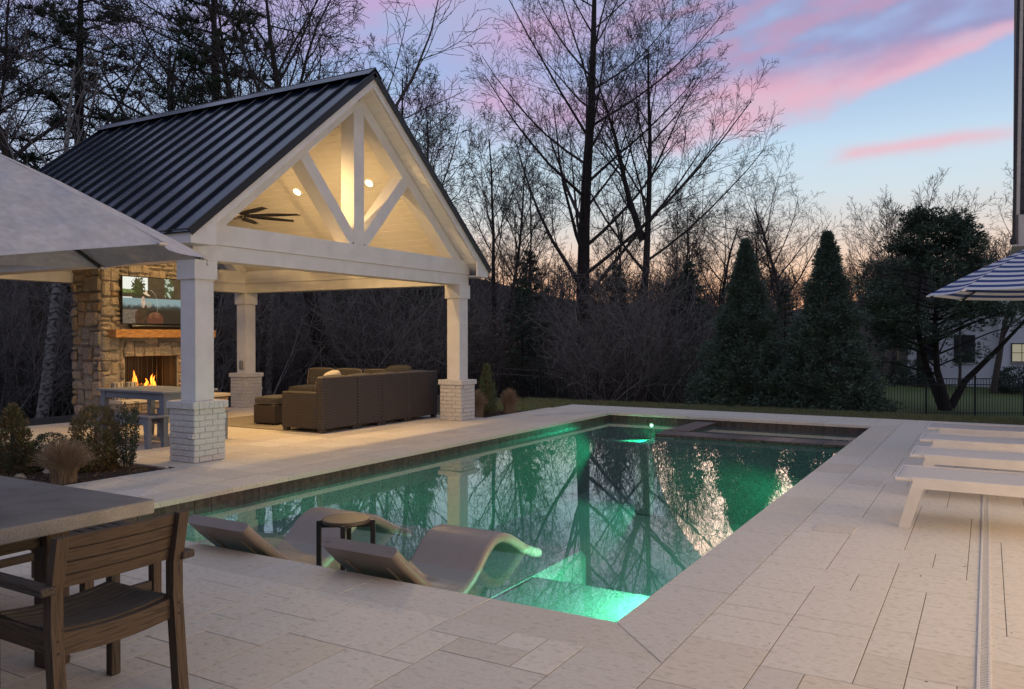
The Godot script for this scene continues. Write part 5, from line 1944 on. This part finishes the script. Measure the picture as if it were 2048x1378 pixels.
func whorled(H: float, reach: float, branches: int, tufts: int, size: float, seed_: int) -> Array:
	# a forest conifer: drooping boughs in whorls, thinning to a spire
	var r := rand(seed_)
	var fol := [MB.new(), MB.new()]
	var wood := MB.new()
	wood.tube(PackedVector3Array([Vector3.ZERO, Vector3(0.04, H * 0.5, 0), Vector3(0, H, 0)]), PackedFloat32Array([0.15, 0.09, 0.012]), 7)
	for k in branches:
		var f := pow((k + r.randf()) / branches, 0.92)
		var y := H * lerpf(0.08, 0.985, f)
		var an := k * 2.399 + r.randf_range(-0.4, 0.4)
		var L := (reach * pow(1.0 - f, 0.85) + 0.10) * r.randf_range(0.55, 1.15)
		var e := Vector3(cos(an), 0, sin(an))
		var b := Vector3(0, y, 0)
		var mid := b + e * L * 0.55 + Vector3.UP * L * 0.03
		var tip := b + e * L + Vector3.UP * L * (r.randf_range(-0.32, -0.05) + 0.5 * f)
		wood.tube(PackedVector3Array([b, mid, tip]), PackedFloat32Array([0.028, 0.016, 0.006]), 4)
		for q in int(tufts * (0.35 + 0.65 * (1.0 - f))) + 2:
			var g := 0.15 + 0.9 * sqrt(r.randf())
			var c := b.lerp(mid, g * 2.0) if g < 0.5 else mid.lerp(tip, g * 2.0 - 1.0)
			c += Vector3(r.randf_range(-1, 1), r.randf_range(-0.5, 0.15), r.randf_range(-1, 1)) * size * (0.6 + 0.9 * (1.0 - f))
			var m: MB = fol[0] if r.randf() < 0.6 else fol[1]
			for s in 10:
				var d := (e * 0.8 + Vector3(r.randf_range(-1, 1), r.randf_range(-0.7, 0.5), r.randf_range(-1, 1))).normalized()
				m.leaf(c, d * size * r.randf_range(0.7, 1.5), d.cross(Vector3(r.randf_range(-1, 1), 1, r.randf_range(-1, 1))).normalized() * size * 0.34)
	return [fol[0].mesh(), fol[1].mesh(), wood.mesh()]


func make_evergreens() -> void:
	# two big arborvitae on the lawn edge
	var body := func(f: float) -> float: return 1.30 * pow(1.0 - f, 1.08) * (0.80 + 0.5 * minf(f * 5.0, 0.4)) * (1.0 + 0.09 * sin(f * 37.0)) + 0.03
	var ms := spray_bush(4.55, body, 4600, 15, 0.10, 41, 0.35, 0.5, 0.30)
	var t := bush("tall_arborvitae", "tall dark arborvitae on the lawn edge, left of the pair", "evergreen tree", Vector3(-5.5, ground_y(-5.5, -21.6) - 0.05, -21.6), ms, [M.needle_dark, M.needle_blue], 4.2, "pair of tall arborvitae")
	twin(t, "tall dark arborvitae on the lawn edge, right of the pair", Vector3(-3.42, ground_y(-3.42, -21.3) - 0.05, -21.3), 2.1, 1.0)
	# spreading cedar of the neighbour
	var ced := thing("spreading_cedar", "spreading dark cedar with leaning trunks behind the right fence", "evergreen tree", Vector3(-1.22, ground_y(-1.22, -31.7), -31.7))
	var r := rand(61)
	var fol := [MB.new(), MB.new()]
	var wood := MB.new()
	for a in [[Vector3(-0.10, 0, 0), Vector3(-0.62, 1.5, 0), Vector3(-0.95, 3.1, 0.1), Vector3(-0.8, 4.6, 0)], [Vector3(0.06, 0, 0.1), Vector3(-0.28, 1.4, 0.2), Vector3(-0.35, 3.2, 0.2), Vector3(-0.1, 5.6, 0.1)], [Vector3(0.12, 0.1, -0.1), Vector3(0.55, 1.0, -0.2), Vector3(1.5, 2.1, -0.1), Vector3(2.4, 3.2, 0)]]:
		wood.tube(PackedVector3Array(a), PackedFloat32Array([0.15, 0.11, 0.075, 0.03]), 8)
	for k in 96:
		var f := r.randf()
		var y := lerpf(2.1, 6.7, pow(f, 0.9))
		var an := r.randf() * TAU
		var reach := (3.3 * pow(1.0 - clampf((y - 2.9) / 4.3, 0.0, 1.0), 0.8) + 0.35) * r.randf_range(0.55, 1.05)
		if y < 2.5:
			reach *= 0.85
		var e := Vector3(cos(an), 0, sin(an))
		var b := Vector3(-0.3, y - reach * 0.28, 0.1)
		var tip := b + e * reach + Vector3.UP * reach * r.randf_range(0.12, 0.4)
		wood.tube(PackedVector3Array([b, b.lerp(tip, 0.5) + Vector3.UP * 0.1, tip]), PackedFloat32Array([0.035, 0.022, 0.008]), 4)
		for q in 32:
			var g := 0.26 + 0.72 * sqrt(r.randf())
			var c := b.lerp(tip, g) + Vector3(r.randf_range(-1, 1), r.randf_range(-0.5, 0.55), r.randf_range(-1, 1)) * 0.42
			var m: MB = fol[0] if r.randf() < 0.6 else fol[1]
			for s in 11:
				var d := (e * 0.7 + Vector3(r.randf_range(-1, 1), r.randf_range(-0.2, 0.9), r.randf_range(-1, 1))).normalized()
				m.leaf(c + d * r.randf() * 0.1, d * r.randf_range(0.10, 0.20), d.cross(Vector3(r.randf_range(-1, 1), 1, r.randf_range(-1, 1))).normalized() * 0.05)
	part(ced, "trunk", wood.mesh(), M.bark_dark)
	part(ced, "crown", fol[0].mesh(), M.needle_dark)
	part(ced, "crown", fol[1].mesh(), M.needle_green)
	# shrubs by the neighbour's wall
	var ball := func(f: float) -> float: return 1.0 * sqrt(maxf(0.0, 1.0 - pow((f - 0.45) / 0.57, 2.0)))
	var sb := spray_bush(1.3, ball, 420, 12, 0.16, 9, 0.0, 0.5)
	bush("wall_shrub", "round clipped shrub before the neighbour's wall at the right edge", "shrub", Vector3(1.35, ground_y(1.35, -48.0), -48.0), sb, [M.leaf_box, M.needle_dark], 1.0, "neighbour's shrubs")
	bush("wall_shrub", "dark shrub at the left corner of the neighbour's house", "shrub", Vector3(-3.6, ground_y(-3.6, -48.5), -48.5), sb, [M.needle_dark, M.leaf_box], 1.0, "neighbour's shrubs")
	# conifers in the woods
	var sm := whorled(9.0, 2.5, 92, 15, 0.20, 71)
	var sp: Node3D = null
	var spots := [[-9.9, -30.5, 0.62, "slim dark conifer in the woods under the smaller tall tree"], [-17.2, -31.0, 0.72, "dark conifer in the woods left of the great bare trunk"], [-14.2, -33.5, 0.66, "dark conifer in the woods between the two tall bare trees"], [-20.5, -27.5, 0.78, "dark conifer in the woods just right of the pavilion gable"], [-24.0, -27.0, 0.80, "dark conifer in the woods behind the pavilion's far post"], [-27.0, -22.0, 0.70, "dark conifer in the woods behind the sofa"], [-33.0, -20.0, 0.9, "dark conifer in the woods behind the fireplace"], [-36.0, -13.0, 0.9, "dark conifer in the woods at the left edge"], [-12.3, -36.0, 0.60, "low dark conifer deep in the woods left of the arborvitae pair"], [-22.5, -33.0, 0.75, "dark conifer deep in the woods right of the pavilion roof"], [-18.6, -25.2, 0.66, "dark conifer close beside the far front post"], [-7.6, -36.5, 0.55, "low dark conifer between the arborvitae pair"], [-30.0, -29.0, 0.95, "dark conifer deep in the woods over the sofa back"], [-26.0, -19.0, 0.8, "dark conifer close behind the back brick pier"], [-15.6, -27.6, 0.55, "low dark conifer just behind the fence corner"]]
	for a in spots:
		var at := Vector3(a[0], ground_y(a[0], a[1]) - 0.1, a[1])
		if sp == null:
			sp = thing("woodland_conifer", a[3], "evergreen tree", at, "conifers in the woods")
			part(sp, "trunk", sm[2], M.bark_dark)
			part(sp, "crown", sm[0], M.needle_dark)
			part(sp, "crown", sm[1], M.needle_green)
			sp.scale = Vector3.ONE * a[2]
		else:
			twin(sp, a[3], at, a[0] * 1.7, a[2])
	# white pines behind the roof
	var pine: Node3D = null
	for a in [[-27.2, -17.0, 1.0, "tall white pine behind the middle of the dark roof"], [-31.5, -11.4, 0.96, "tall white pine at the left corner of the roof"], [-21.6, -18.0, 0.92, "white pine rising over the right half of the dark roof"], [-33.0, -6.5, 0.92, "white pine at the top left edge"]]:
		var at := Vector3(a[0], ground_y(a[0], a[1]) - 0.1, a[1])
		if pine:
			twin(pine, a[3], at, a[0], a[2])
			continue
		pine = thing("white_pine", a[3], "pine tree", at, "white pines behind the pavilion")
		var pr := rand(88)
		var w := MB.new()
		var nd := [MB.new(), MB.new()]
		w.tube(PackedVector3Array([Vector3.ZERO, Vector3(0.1, 5, 0), Vector3(0.0, 10, 0.1), Vector3(0.1, 17.5, 0)]), PackedFloat32Array([0.30, 0.24, 0.16, 0.03]), 9)
		for k in 60:
			var y := lerpf(6.0, 17.0, k / 59.0)
			var an := k * 2.399 + pr.randf()
			var reach := lerpf(3.4, 0.8, pow(k / 59.0, 1.3)) * pr.randf_range(0.6, 1.15)
			var e := Vector3(cos(an), 0, sin(an))
			var tip := Vector3(0, y, 0) + e * reach + Vector3.UP * reach * pr.randf_range(-0.05, 0.35)
			var b := Vector3(0.05, y, 0)
			w.tube(PackedVector3Array([b, b.lerp(tip, 0.5) - Vector3.UP * 0.08, tip]), PackedFloat32Array([0.05, 0.03, 0.01]), 4)
			for q in 17:
				var g := 0.35 + 0.67 * sqrt(pr.randf())
				var c := b.lerp(tip, g) + Vector3(pr.randf_range(-1, 1), pr.randf_range(-0.15, 0.4), pr.randf_range(-1, 1)) * 0.38
				var m: MB = nd[0] if pr.randf() < 0.6 else nd[1]
				for s in 15:
					var d := (e * 0.5 + Vector3(pr.randf_range(-1, 1), pr.randf_range(-0.25, 1.0), pr.randf_range(-1, 1))).normalized()
					m.spike(c, d * pr.randf_range(0.22, 0.38), d.cross(Vector3(pr.randf_range(-1, 1), 1, pr.randf_range(-1, 1))).normalized() * 0.055)
		part(pine, "trunk", w.mesh(), M.bark_dark)
		part(pine, "crown", nd[0].mesh(), M.needle_dark)
		part(pine, "crown", nd[1].mesh(), M.needle_green)


# ---------------------------------------------------------------- bare trees
func grow(m: Array, r: RandomNumberGenerator, p: Vector3, d: Vector3, L: float, rad: float, lvl: int, S: Dictionary) -> void:
	var n: int = [8, 6, 4, 3, 2][lvl]
	var pts := PackedVector3Array()
	var rr := PackedFloat32Array()
	var q := p
	var dd := d
	var up: float = S.up[lvl]
	var wa: float = S.wander[lvl]
	var end: float = [0.16, 0.2, 0.3, 0.4, 0.5][lvl]
	for i in n + 1:
		pts.append(q)
		rr.append(maxf(rad * lerpf(1.0, end, float(i) / n), S.thin))
		dd = (dd + Vector3.UP * up / n + Vector3(r.randf_range(-wa, wa), r.randf_range(-wa, wa) * 0.6, r.randf_range(-wa, wa))).normalized()
		q += dd * L / n
	var mb: MB = m[0] if lvl == 0 else m[1]
	mb.tube(pts, rr, [9, 6, 4, 3, 3][lvl])
	if lvl >= S.depth:
		return
	var kids: int = S.kids[lvl]
	var az := r.randf() * TAU
	for k in kids:
		var t: float = lerpf(S.start[lvl], 0.98, (k + r.randf()) / kids)
		var i := mini(int(t * n), n - 1)
		var c := pts[i].lerp(pts[i + 1], t * n - i)
		var sd := (pts[i + 1] - pts[i]).normalized()
		az += 2.399 + r.randf_range(-0.5, 0.5)
		var x := sd.cross(Vector3(0.3, 0.1, 0.95)).normalized()
		var y := sd.cross(x)
		var an: float = deg_to_rad(S.ang[lvl]) * r.randf_range(0.7, 1.25)
		var cd := (sd * cos(an) + (x * cos(az) + y * sin(az)) * sin(an)).normalized()
		var cl: float = L * S.ratio[lvl] * lerpf(1.0, S.tipr, (t - S.start[lvl]) / (1.0 - S.start[lvl])) * r.randf_range(0.75, 1.2)
		grow(m, r, c, cd, cl, minf(lerpf(rr[i], rr[i + 1], 0.5) * S.fat, rad * 0.55), lvl + 1, S)


func bare_tree(called: String, label: String, at: Vector3, H: float, rad: float, seed_: int, S: Dictionary, bark: Material, twig: Material, lean := Vector3.UP, group := "bare trees of the woods") -> Node3D:
	var t := thing(called, label, "tree", at, group)
	var m := [MB.new(), MB.new()]
	var r := rand(seed_)
	grow(m, r, Vector3.ZERO, lean.normalized(), H, rad, 0, S)
	if S.has("forks"):
		for f in S.forks:
			grow(m, r, f[0], f[1].normalized(), f[2], f[3], 0, S)
	part(t, "trunk", m[0].mesh(), bark)
	part(t, "crown", m[1].mesh(), twig)
	return t


func make_bare_trees() -> void:
	var tall := {"depth": 4, "kids": [30, 11, 8, 5], "start": [0.19, 0.22, 0.2, 0.2], "ang": [52.0, 38.0, 40.0, 42.0], "ratio": [0.48, 0.42, 0.46, 0.52], "up": [0.02, 0.48, 0.35, 0.2, 0.1], "wander": [0.03, 0.09, 0.14, 0.2, 0.25], "tipr": 0.42, "fat": 0.33, "thin": 0.0065}
	var at := Vector3(-15.9, ground_y(-15.9, -33.6), -33.6)
	bare_tree("tall_bare_tree", "tallest bare tree, its straight trunk in the middle of the picture", at, 20.5, 0.37, 3, tall, M.bark_dark, M.twig_dark, Vector3(0.01, 1, 0.0), "tall bare trees behind the fence")
	var second := {"depth": 4, "kids": [16, 10, 7, 4], "start": [0.34, 0.22, 0.2, 0.2], "ang": [44.0, 40.0, 42.0, 42.0], "ratio": [0.48, 0.44, 0.46, 0.5], "up": [0.02, 0.42, 0.3, 0.15, 0.05], "wander": [0.06, 0.10, 0.15, 0.2, 0.25], "tipr": 0.5, "fat": 0.42, "thin": 0.0065}
	second["forks"] = [[Vector3(0.22, 6.9, 0.0), Vector3(-0.30, 1.0, 0.1), 7.6, 0.16]]
	at = Vector3(-13.55, ground_y(-13.55, -34.4), -34.4)
	bare_tree("tall_bare_tree", "smaller tall bare tree with a forked trunk, right of the tallest", at, 15.2, 0.23, 17, second, M.bark_dark, M.twig_dark, Vector3(0.06, 1, 0.0), "tall bare trees behind the fence")
	# five kinds for the rest of the woods
	var wide := {"depth": 4, "kids": [14, 9, 6, 4], "start": [0.3, 0.2, 0.2, 0.2], "ang": [52.0, 42.0, 44.0, 45.0], "ratio": [0.62, 0.46, 0.46, 0.5], "up": [0.0, 0.35, 0.3, 0.1, 0.0], "wander": [0.10, 0.17, 0.22, 0.28, 0.3], "tipr": 0.55, "fat": 0.5, "thin": 0.007}
	var slim := {"depth": 4, "kids": [16, 8, 6, 4], "start": [0.42, 0.25, 0.2, 0.2], "ang": [38.0, 36.0, 40.0, 42.0], "ratio": [0.36, 0.44, 0.46, 0.5], "up": [0.02, 0.45, 0.3, 0.1, 0.0], "wander": [0.07, 0.15, 0.2, 0.26, 0.3], "tipr": 0.5, "fat": 0.48, "thin": 0.007}
	var fan := {"depth": 4, "kids": [20, 9, 6, 4], "start": [0.20, 0.2, 0.2, 0.2], "ang": [36.0, 30.0, 36.0, 40.0], "ratio": [0.66, 0.46, 0.46, 0.5], "up": [0.0, 0.4, 0.35, 0.2, 0.1], "wander": [0.06, 0.12, 0.16, 0.22, 0.25], "tipr": 0.55, "fat": 0.44, "thin": 0.008}
	var kinds := [["spreading_bare_tree", wide, 12.0, 0.24, 101, M.bark_dark, M.twig_dark], ["slim_bare_tree", slim, 12.5, 0.15, 102, M.bark_dark, M.twig_brown], ["slim_bare_tree", slim, 12.0, 0.13, 103, M.bark_brown, M.twig_dark], ["fan_shaped_bare_tree", fan, 9.5, 0.22, 104, M.bark_dark, M.twig_brown], ["spreading_bare_tree", wide, 11.5, 0.22, 105, M.bark_brown, M.twig_dark]]
	var first := [null, null, null, null, null]
	# kind, x, z, size, label
	var list := [
		[0, -18.7, -20.0, 1.16, "wide-branched bare tree leaning over the right slope of the roof"],
		[4, -22.4, -21.0, 1.22, "bare tree with twisting limbs above the roof ridge"],
		[0, -26.5, -21.5, 1.25, "bare tree behind the middle of the roof ridge"],
		[4, -25.6, -15.0, 1.20, "bare tree behind the left half of the roof"],
		[1, -29.5, -15.5, 1.25, "slender bare tree left of the roof's far corner"],
		[0, -27.5, -10.0, 1.10, "bare tree over the white umbrella at the left"],
		[2, -30.5, -8.3, 1.2, "slender bare tree at the far left edge"],
		[4, -34.0, -14.5, 1.25, "large bare tree deep behind the left roof corner"],
		[1, -19.5, -25.5, 0.98, "slender bare tree just right of the pavilion gable"],
		[2, -21.5, -29.0, 1.05, "slender bare tree second right of the gable"],
		[0, -24.5, -30.5, 1.05, "bare tree deep in the woods right of the gable"],
		[1, -18.2, -30.0, 0.92, "slender bare tree third right of the gable"],
		[2, -19.8, -36.0, 0.86, "slender bare tree left behind the tallest trunk"],
		[1, -17.0, -39.0, 0.8, "slender bare tree close behind the tallest trunk"],
		[2, -13.0, -39.5, 0.75, "slender bare tree between the two tall trees"],
		[1, -11.4, -37.0, 0.62, "slender bare tree right of the forked trunk"],
		[0, -12.0, -42.0, 0.70, "bare tree deep behind the forked trunk"],
		[2, -9.6, -39.0, 0.58, "slender bare tree above the left arborvitae"],
		[4, -8.9, -43.5, 0.80, "bare tree with a leaning trunk between the arborvitae tops"],
		[1, -10.3, -46.0, 0.66, "thin bare tree behind the left arborvitae"],
		[2, -6.4, -45.0, 0.50, "small thin bare tree right of the leaning one"],
		[3, -4.25, -46.5, 0.78, "fan-crowned bare tree, left one of the touching pair"],
		[3, -3.05, -48.5, 0.86, "fan-crowned bare tree, right one of the touching pair"],
		[3, -4.6, -52.0, 0.62, "low bare tree on the skyline gap"],
		[4, 0.25, -47.0, 0.76, "bare tree beside the shingled house corner"],
		[2, -1.3, -50.0, 0.66, "thin bare tree behind the striped umbrella"],
		[1, -0.6, -52.5, 0.66, "thin bare tree just left of the house corner tree"],
		[2, -15.2, -44.0, 0.78, "thin bare tree far behind the two tall trees"],
		[1, -22.8, -38.0, 1.0, "thin bare tree far in the woods left of the tall trees"],
		[2, -26.5, -33.0, 1.05, "thin bare tree far in the woods behind the gable's right slope"],
		[1, -30.0, -25.0, 1.1, "thin bare tree far in the woods behind the roof"],
		[2, -16.6, -28.6, 0.62, "pale sapling close behind the fence left of the tallest trunk"],
		[2, -12.6, -30.2, 0.55, "pale sapling close behind the fence under the forked tree"],
		[2, -19.6, -23.6, 0.6, "pale sapling behind the fence beside the far front post"],
		[2, -10.6, -31.5, 0.5, "pale sapling behind the fence left of the arborvitae pair"],
	]
	for a in list:
		var k: int = a[0]
		var p := Vector3(a[1], ground_y(a[1], a[2]) - 0.05, a[2])
		var K: Array = kinds[k]
		if first[k] == null:
			first[k] = bare_tree(K[0], a[4], p, K[2], K[3], K[4], K[1], K[5], K[6])
			first[k].scale = Vector3.ONE * a[3]
			first[k].rotation.y = a[1] * 1.3
		else:
			twin(first[k], a[4], p, a[1] * 1.3 + a[2], a[3])
	# pale trunks behind the pavilion
	var pale := slim.duplicate()
	pale["kids"] = [8, 5, 4, 2]
	bare_tree("pale_trunk_tree", "pale mottled trunk curving at the far left behind the pavilion", Vector3(-20.3, ground_y(-20.3, -11.6), -11.6), 9.0, 0.15, 201, pale, M.bark_pale, M.twig_grey, Vector3(0.10, 1, -0.12), "pale-barked trees behind the fence")
	bare_tree("pale_trunk_tree", "pale mottled trunk behind the back of the sofa", Vector3(-20.2, ground_y(-20.2, -18.9), -18.9), 9.0, 0.13, 202, pale, M.bark_pale, M.twig_grey, Vector3(0.0, 1, 0.02), "pale-barked trees behind the fence")


func make_undergrowth() -> void:
	# bare brush that fills the woods
	for v in 2:
		var m := MB.new()
		var r := rand(300 + v)
		var S := {"depth": 2, "kids": [6, 3, 0, 0], "start": [0.25, 0.2, 0.2, 0.2], "ang": [40.0, 45.0, 40.0, 40.0], "ratio": [0.5, 0.55, 0.4, 0.4], "up": [0.1, 0.1, 0.0, 0.0, 0.0], "wander": [0.16, 0.22, 0.25, 0.2, 0.2], "tipr": 0.6, "fat": 0.6, "thin": 0.006}
		for k in 17:
			var b := Vector3(r.randf_range(-1.3, 1.3), 0, r.randf_range(-1.3, 1.3))
			var mm := [m, m]
			grow(mm, r, b, Vector3(r.randf_range(-0.7, 0.7), 1, r.randf_range(-0.7, 0.7)).normalized(), r.randf_range(1.8, 4.6), r.randf_range(0.010, 0.024), 0, S)
		var mi := MultiMeshInstance3D.new()
		var mu := MultiMesh.new()
		mu.transform_format = MultiMesh.TRANSFORM_3D
		mu.mesh = m.mesh()
		var spots := []
		var rr := rand(400 + v)
		while spots.size() < 330:
			var az := deg_to_rad(rr.randf_range(-80.0, 0.0))
			var dist := 26.5 + 34.0 * pow(rr.randf(), 1.3)
			var x := sin(az) * dist
			var z := -cos(az) * dist
			if x > -9.0 and z > -43.0:
				continue
			if x > -5.4 and z > -56.0:
				continue
			if z > -24.5 - (x + 11.0) * -0.56 and x > -16.0:
				continue
			if x > -17.0 and z > -15.0:
				continue
			spots.append([x, z, 0.45 + 0.85 * pow(rr.randf(), 1.6), rr.randf() * TAU])
		mu.instance_count = spots.size()
		for i in spots.size():
			var s: Array = spots[i]
			mu.set_instance_transform(i, Transform3D(Basis(Vector3.UP, s[3]).scaled(Vector3.ONE * s[2]), Vector3(s[0], ground_y(s[0], s[1]) - 0.1, s[1])))
		mi.name = numbered("undergrowth")
		mi.multimesh = mu
		mi.material_override = M.twig_brown if v == 0 else M.twig_grey
		add_child(mi)
		tag(mi, "tangled bare brush filling the dark woods" if v == 0 else "greyer bare saplings mixed through the dark woods", "brush", "", "stuff")
	# beech saplings that keep their dry leaves
	var lm := MB.new()
	var lw := rand(330)
	for k in 260:
		var p := Vector3(lw.randf_range(-1.1, 1.1), lw.randf_range(0.5, 3.4), lw.randf_range(-1.1, 1.1)) * lw.randf_range(0.6, 1.0)
		var d := Vector3(lw.randf_range(-1, 1), lw.randf_range(-1, 0.3), lw.randf_range(-1, 1)).normalized()
		lm.leaf(p, d * lw.randf_range(0.07, 0.13), d.cross(Vector3(lw.randf_range(-1, 1), 1, lw.randf_range(-1, 1))).normalized() * 0.05)
	var lmi := MultiMeshInstance3D.new()
	var lmu := MultiMesh.new()
	lmu.transform_format = MultiMesh.TRANSFORM_3D
	lmu.mesh = lm.mesh()
	lmu.instance_count = 90
	for i in 90:
		var az := deg_to_rad(lw.randf_range(-48.0, -15.0))
		var dist := lw.randf_range(30.0, 50.0)
		var x := sin(az) * dist
		var z := -cos(az) * dist
		lmu.set_instance_transform(i, Transform3D(Basis(Vector3.UP, lw.randf() * TAU).scaled(Vector3.ONE * lw.randf_range(0.7, 1.5)), Vector3(x, ground_y(x, z), z)))
	lmi.name = numbered("beech_leaves")
	lmi.multimesh = lmu
	lmi.material_override = M.leaf_dry
	add_child(lmi)
	tag(lmi, "russet dry leaves clinging to saplings in the woods", "leaves", "", "stuff")
	for k in 5:
		var a: Array = [[-14.8, -28.0, 0.9, "pale fallen branch lying behind the fence left of the great trunk"], [-17.6, -26.6, 2.1, "pale fallen branch behind the fence near the far front post"], [-11.2, -32.0, 0.4, "pale fallen branch left of the arborvitae pair"], [-19.6, -22.8, 2.6, "pale fallen branch behind the sofa"], [-13.0, -34.0, 1.5, "pale leaning branch under the forked tree"]][k]
		var pts := []
		var rr2 := []
		for q in 6:
			pts.append(Vector3(cos(a[2]) * q * 0.62, 0.15 + q * (0.34 if k % 2 == 0 else 0.20) + lw.randf_range(-0.06, 0.06), sin(a[2]) * q * 0.62))
			rr2.append(0.055 - q * 0.008)
		var fb := thing("fallen_branch", a[3], "branch", Vector3(a[0], ground_y(a[0], a[1]), a[1]), "fallen branches in the woods")
		part(fb, "limb", tube_mesh(pts, rr2, 6), M.bark_pale)
		for q in 5:
			var e := Vector3(lw.randf_range(-1, 1), lw.randf_range(0.2, 1.2), lw.randf_range(-1, 1)) * 0.5
			part(fb, "twig", tube_mesh([pts[q + 1], pts[q + 1] + e * 0.6, pts[q + 1] + e * 1.2 + Vector3(0.1, 0, 0.1)], [0.016, 0.011, 0.005], 4), M.bark_pale)
	# far woods on the slope
	for v in 1:
		var m := MB.new()
		var r := rand(500)
		var S := {"depth": 3, "kids": [11, 5, 3, 0], "start": [0.3, 0.2, 0.2, 0.2], "ang": [42.0, 42.0, 40.0, 40.0], "ratio": [0.5, 0.5, 0.5, 0.4], "up": [0.0, 0.3, 0.2, 0.0, 0.0], "wander": [0.1, 0.2, 0.25, 0.2, 0.2], "tipr": 0.6, "fat": 0.55, "thin": 0.022}
		grow([m, m], r, Vector3.ZERO, Vector3.UP, 7.5, 0.14, 0, S)
		var mi := MultiMeshInstance3D.new()
		var mu := MultiMesh.new()
		mu.transform_format = MultiMesh.TRANSFORM_3D
		mu.mesh = m.mesh()
		var rr := rand(501)
		mu.instance_count = 900
		for i in 900:
			var az := deg_to_rad(rr.randf_range(-85.0, 12.0))
			var dist := lerpf(54.0, 122.0, pow(rr.randf(), 0.8))
			if az > -0.1 and dist < 66.0:
				dist += 16.0
			var x := sin(az) * dist
			var z := -cos(az) * dist
			mu.set_instance_transform(i, Transform3D(Basis(Vector3.UP, rr.randf() * TAU).scaled(Vector3.ONE * rr.randf_range(0.4, 0.75)), Vector3(x, ground_y(x, z) - 0.2, z)))
		mi.name = numbered("far_woods")
		mi.multimesh = mu
		mi.material_override = M.twig_dark
		add_child(mi)
		tag(mi, "far bare woods on the slope under the afterglow", "woods", "", "stuff")
	# rough grass along the far edge of the paving
	for v in 2:
		var m := MB.new()
		var r := rand(600 + v)
		for k in 9:
			var d := Vector3(r.randf_range(-0.7, 0.7), 1.0, r.randf_range(-0.7, 0.7)).normalized()
			m.spike(Vector3(r.randf_range(-0.06, 0.06), 0, r.randf_range(-0.06, 0.06)), d * r.randf_range(0.04, 0.10), d.cross(Vector3(r.randf_range(-1, 1), 0.2, r.randf_range(-1, 1))).normalized() * 0.008)
		var mi := MultiMeshInstance3D.new()
		var mu := MultiMesh.new()
		mu.transform_format = MultiMesh.TRANSFORM_3D
		mu.mesh = m.mesh()
		var n := 4200
		mu.instance_count = n
		for i in n:
			var x := r.randf_range(-10.5, 4.0)
			var z := -17.04 - 3.2 * pow(r.randf(), 1.7)
			if x < -8.35:
				z = r.randf_range(-19.0, -15.1)
			if i % 9 == 0:
				x = r.randf_range(-11.0, -9.2)
				z = r.randf_range(-5.0, -4.2)
			mu.set_instance_transform(i, Transform3D(Basis(Vector3.UP, r.randf() * TAU).scaled(Vector3.ONE * r.randf_range(0.6, 1.3)), Vector3(x, ground_y(x, z) - 0.005, z)))
		mi.name = numbered("grass_blades")
		mi.multimesh = mu
		mi.material_override = M.grass_green if v == 0 else M.grass_tan
		add_child(mi)
		tag(mi, "short green grass along the far paving edge" if v == 0 else "dry winter grass blades along the far paving edge", "grass", "", "stuff")


func make_details() -> void:
	# slotted channel drain running through the right deck
	var t := thing("channel_drain", "pale slotted channel drain running through the deck beside the loungers", "drain", Vector3(-0.008, 0, -9.0))
	var g := MB.new()
	for s in [-1, 1]:
		g.box(Vector3(s * 0.023, 0.0015, 0), Vector3(0.013, 0.005, 0.995), 0.001)
	for k in 48:
		g.box(Vector3(0, 0.0012, -0.49 + k * 0.0209), Vector3(0.035, 0.005, 0.0115))
	var gm := g.mesh()
	for k in 15:
		part(t, "grate", gm, M.drain_plastic, Transform3D(Basis(), Vector3(0, 0.0016, 6.9 - k * 1.0)))
	part(t, "channel", box_mesh(Vector3(0, 0.0008, -0.1), Vector3(0.058, 0.0012, 15.0)), M.joint)
	# skimmer lid let into the paving, and specks of leaf litter
	var r := rand(900)
	var lid := MB.new()
	lid.box(Vector3.ZERO, Vector3(0.30, 0.006, 0.30), 0.001)
	for a in [[-1.12, -9.4, "square skimmer lid in the paving halfway along the pool"], [-1.06, -7.0, "square skimmer lid in the paving nearer to us"]]:
		solo("skimmer_lid", a[2], "lid", lid.mesh(), M.travertine_0, Vector3(a[0], 0.0015, a[1]), "skimmer lids beside the pool")
	var sp := MB.new()
	for k in 150:
		var x := r.randf_range(-5.5, 1.6)
		var z := r.randf_range(-14.0, -1.6)
		if x < -1.3 and z < -3.7:
			continue
		var e := Vector3(r.randf_range(-1, 1), 0.05, r.randf_range(-1, 1)).normalized() * r.randf_range(0.012, 0.04)
		sp.leaf(Vector3(x, 0.003, z), e, e.cross(Vector3.UP).normalized() * r.randf_range(0.004, 0.012))
	var o := part(self, numbered("leaf_specks"), sp.mesh(), M.mulch_chip)
	tag(o, "tiny dry leaf bits scattered on the paving", "debris", "", "stuff")
	# a far porch lamp that twinkles through the woods
	var lamp := thing("porch_lamp", "tiny distant lamp glinting through the woods behind the pavilion", "lamp", Vector3(-40.5, 5.2, -36.0))
	var lm := MB.new()
	lm.lathe(Vector3.ZERO, [[0.0, -0.08], [0.08, 0.0], [0.0, 0.08]], 10)
	part(lamp, "bulb", lm.mesh(), M.lamp_glow)
	part(lamp, "bracket", tube_mesh([Vector3(0, 0.08, 0), Vector3(-0.2, 0.2, -0.2), Vector3(-0.2, -5.0, -0.2)], [0.02, 0.03, 0.04], 6), M.black_metal)
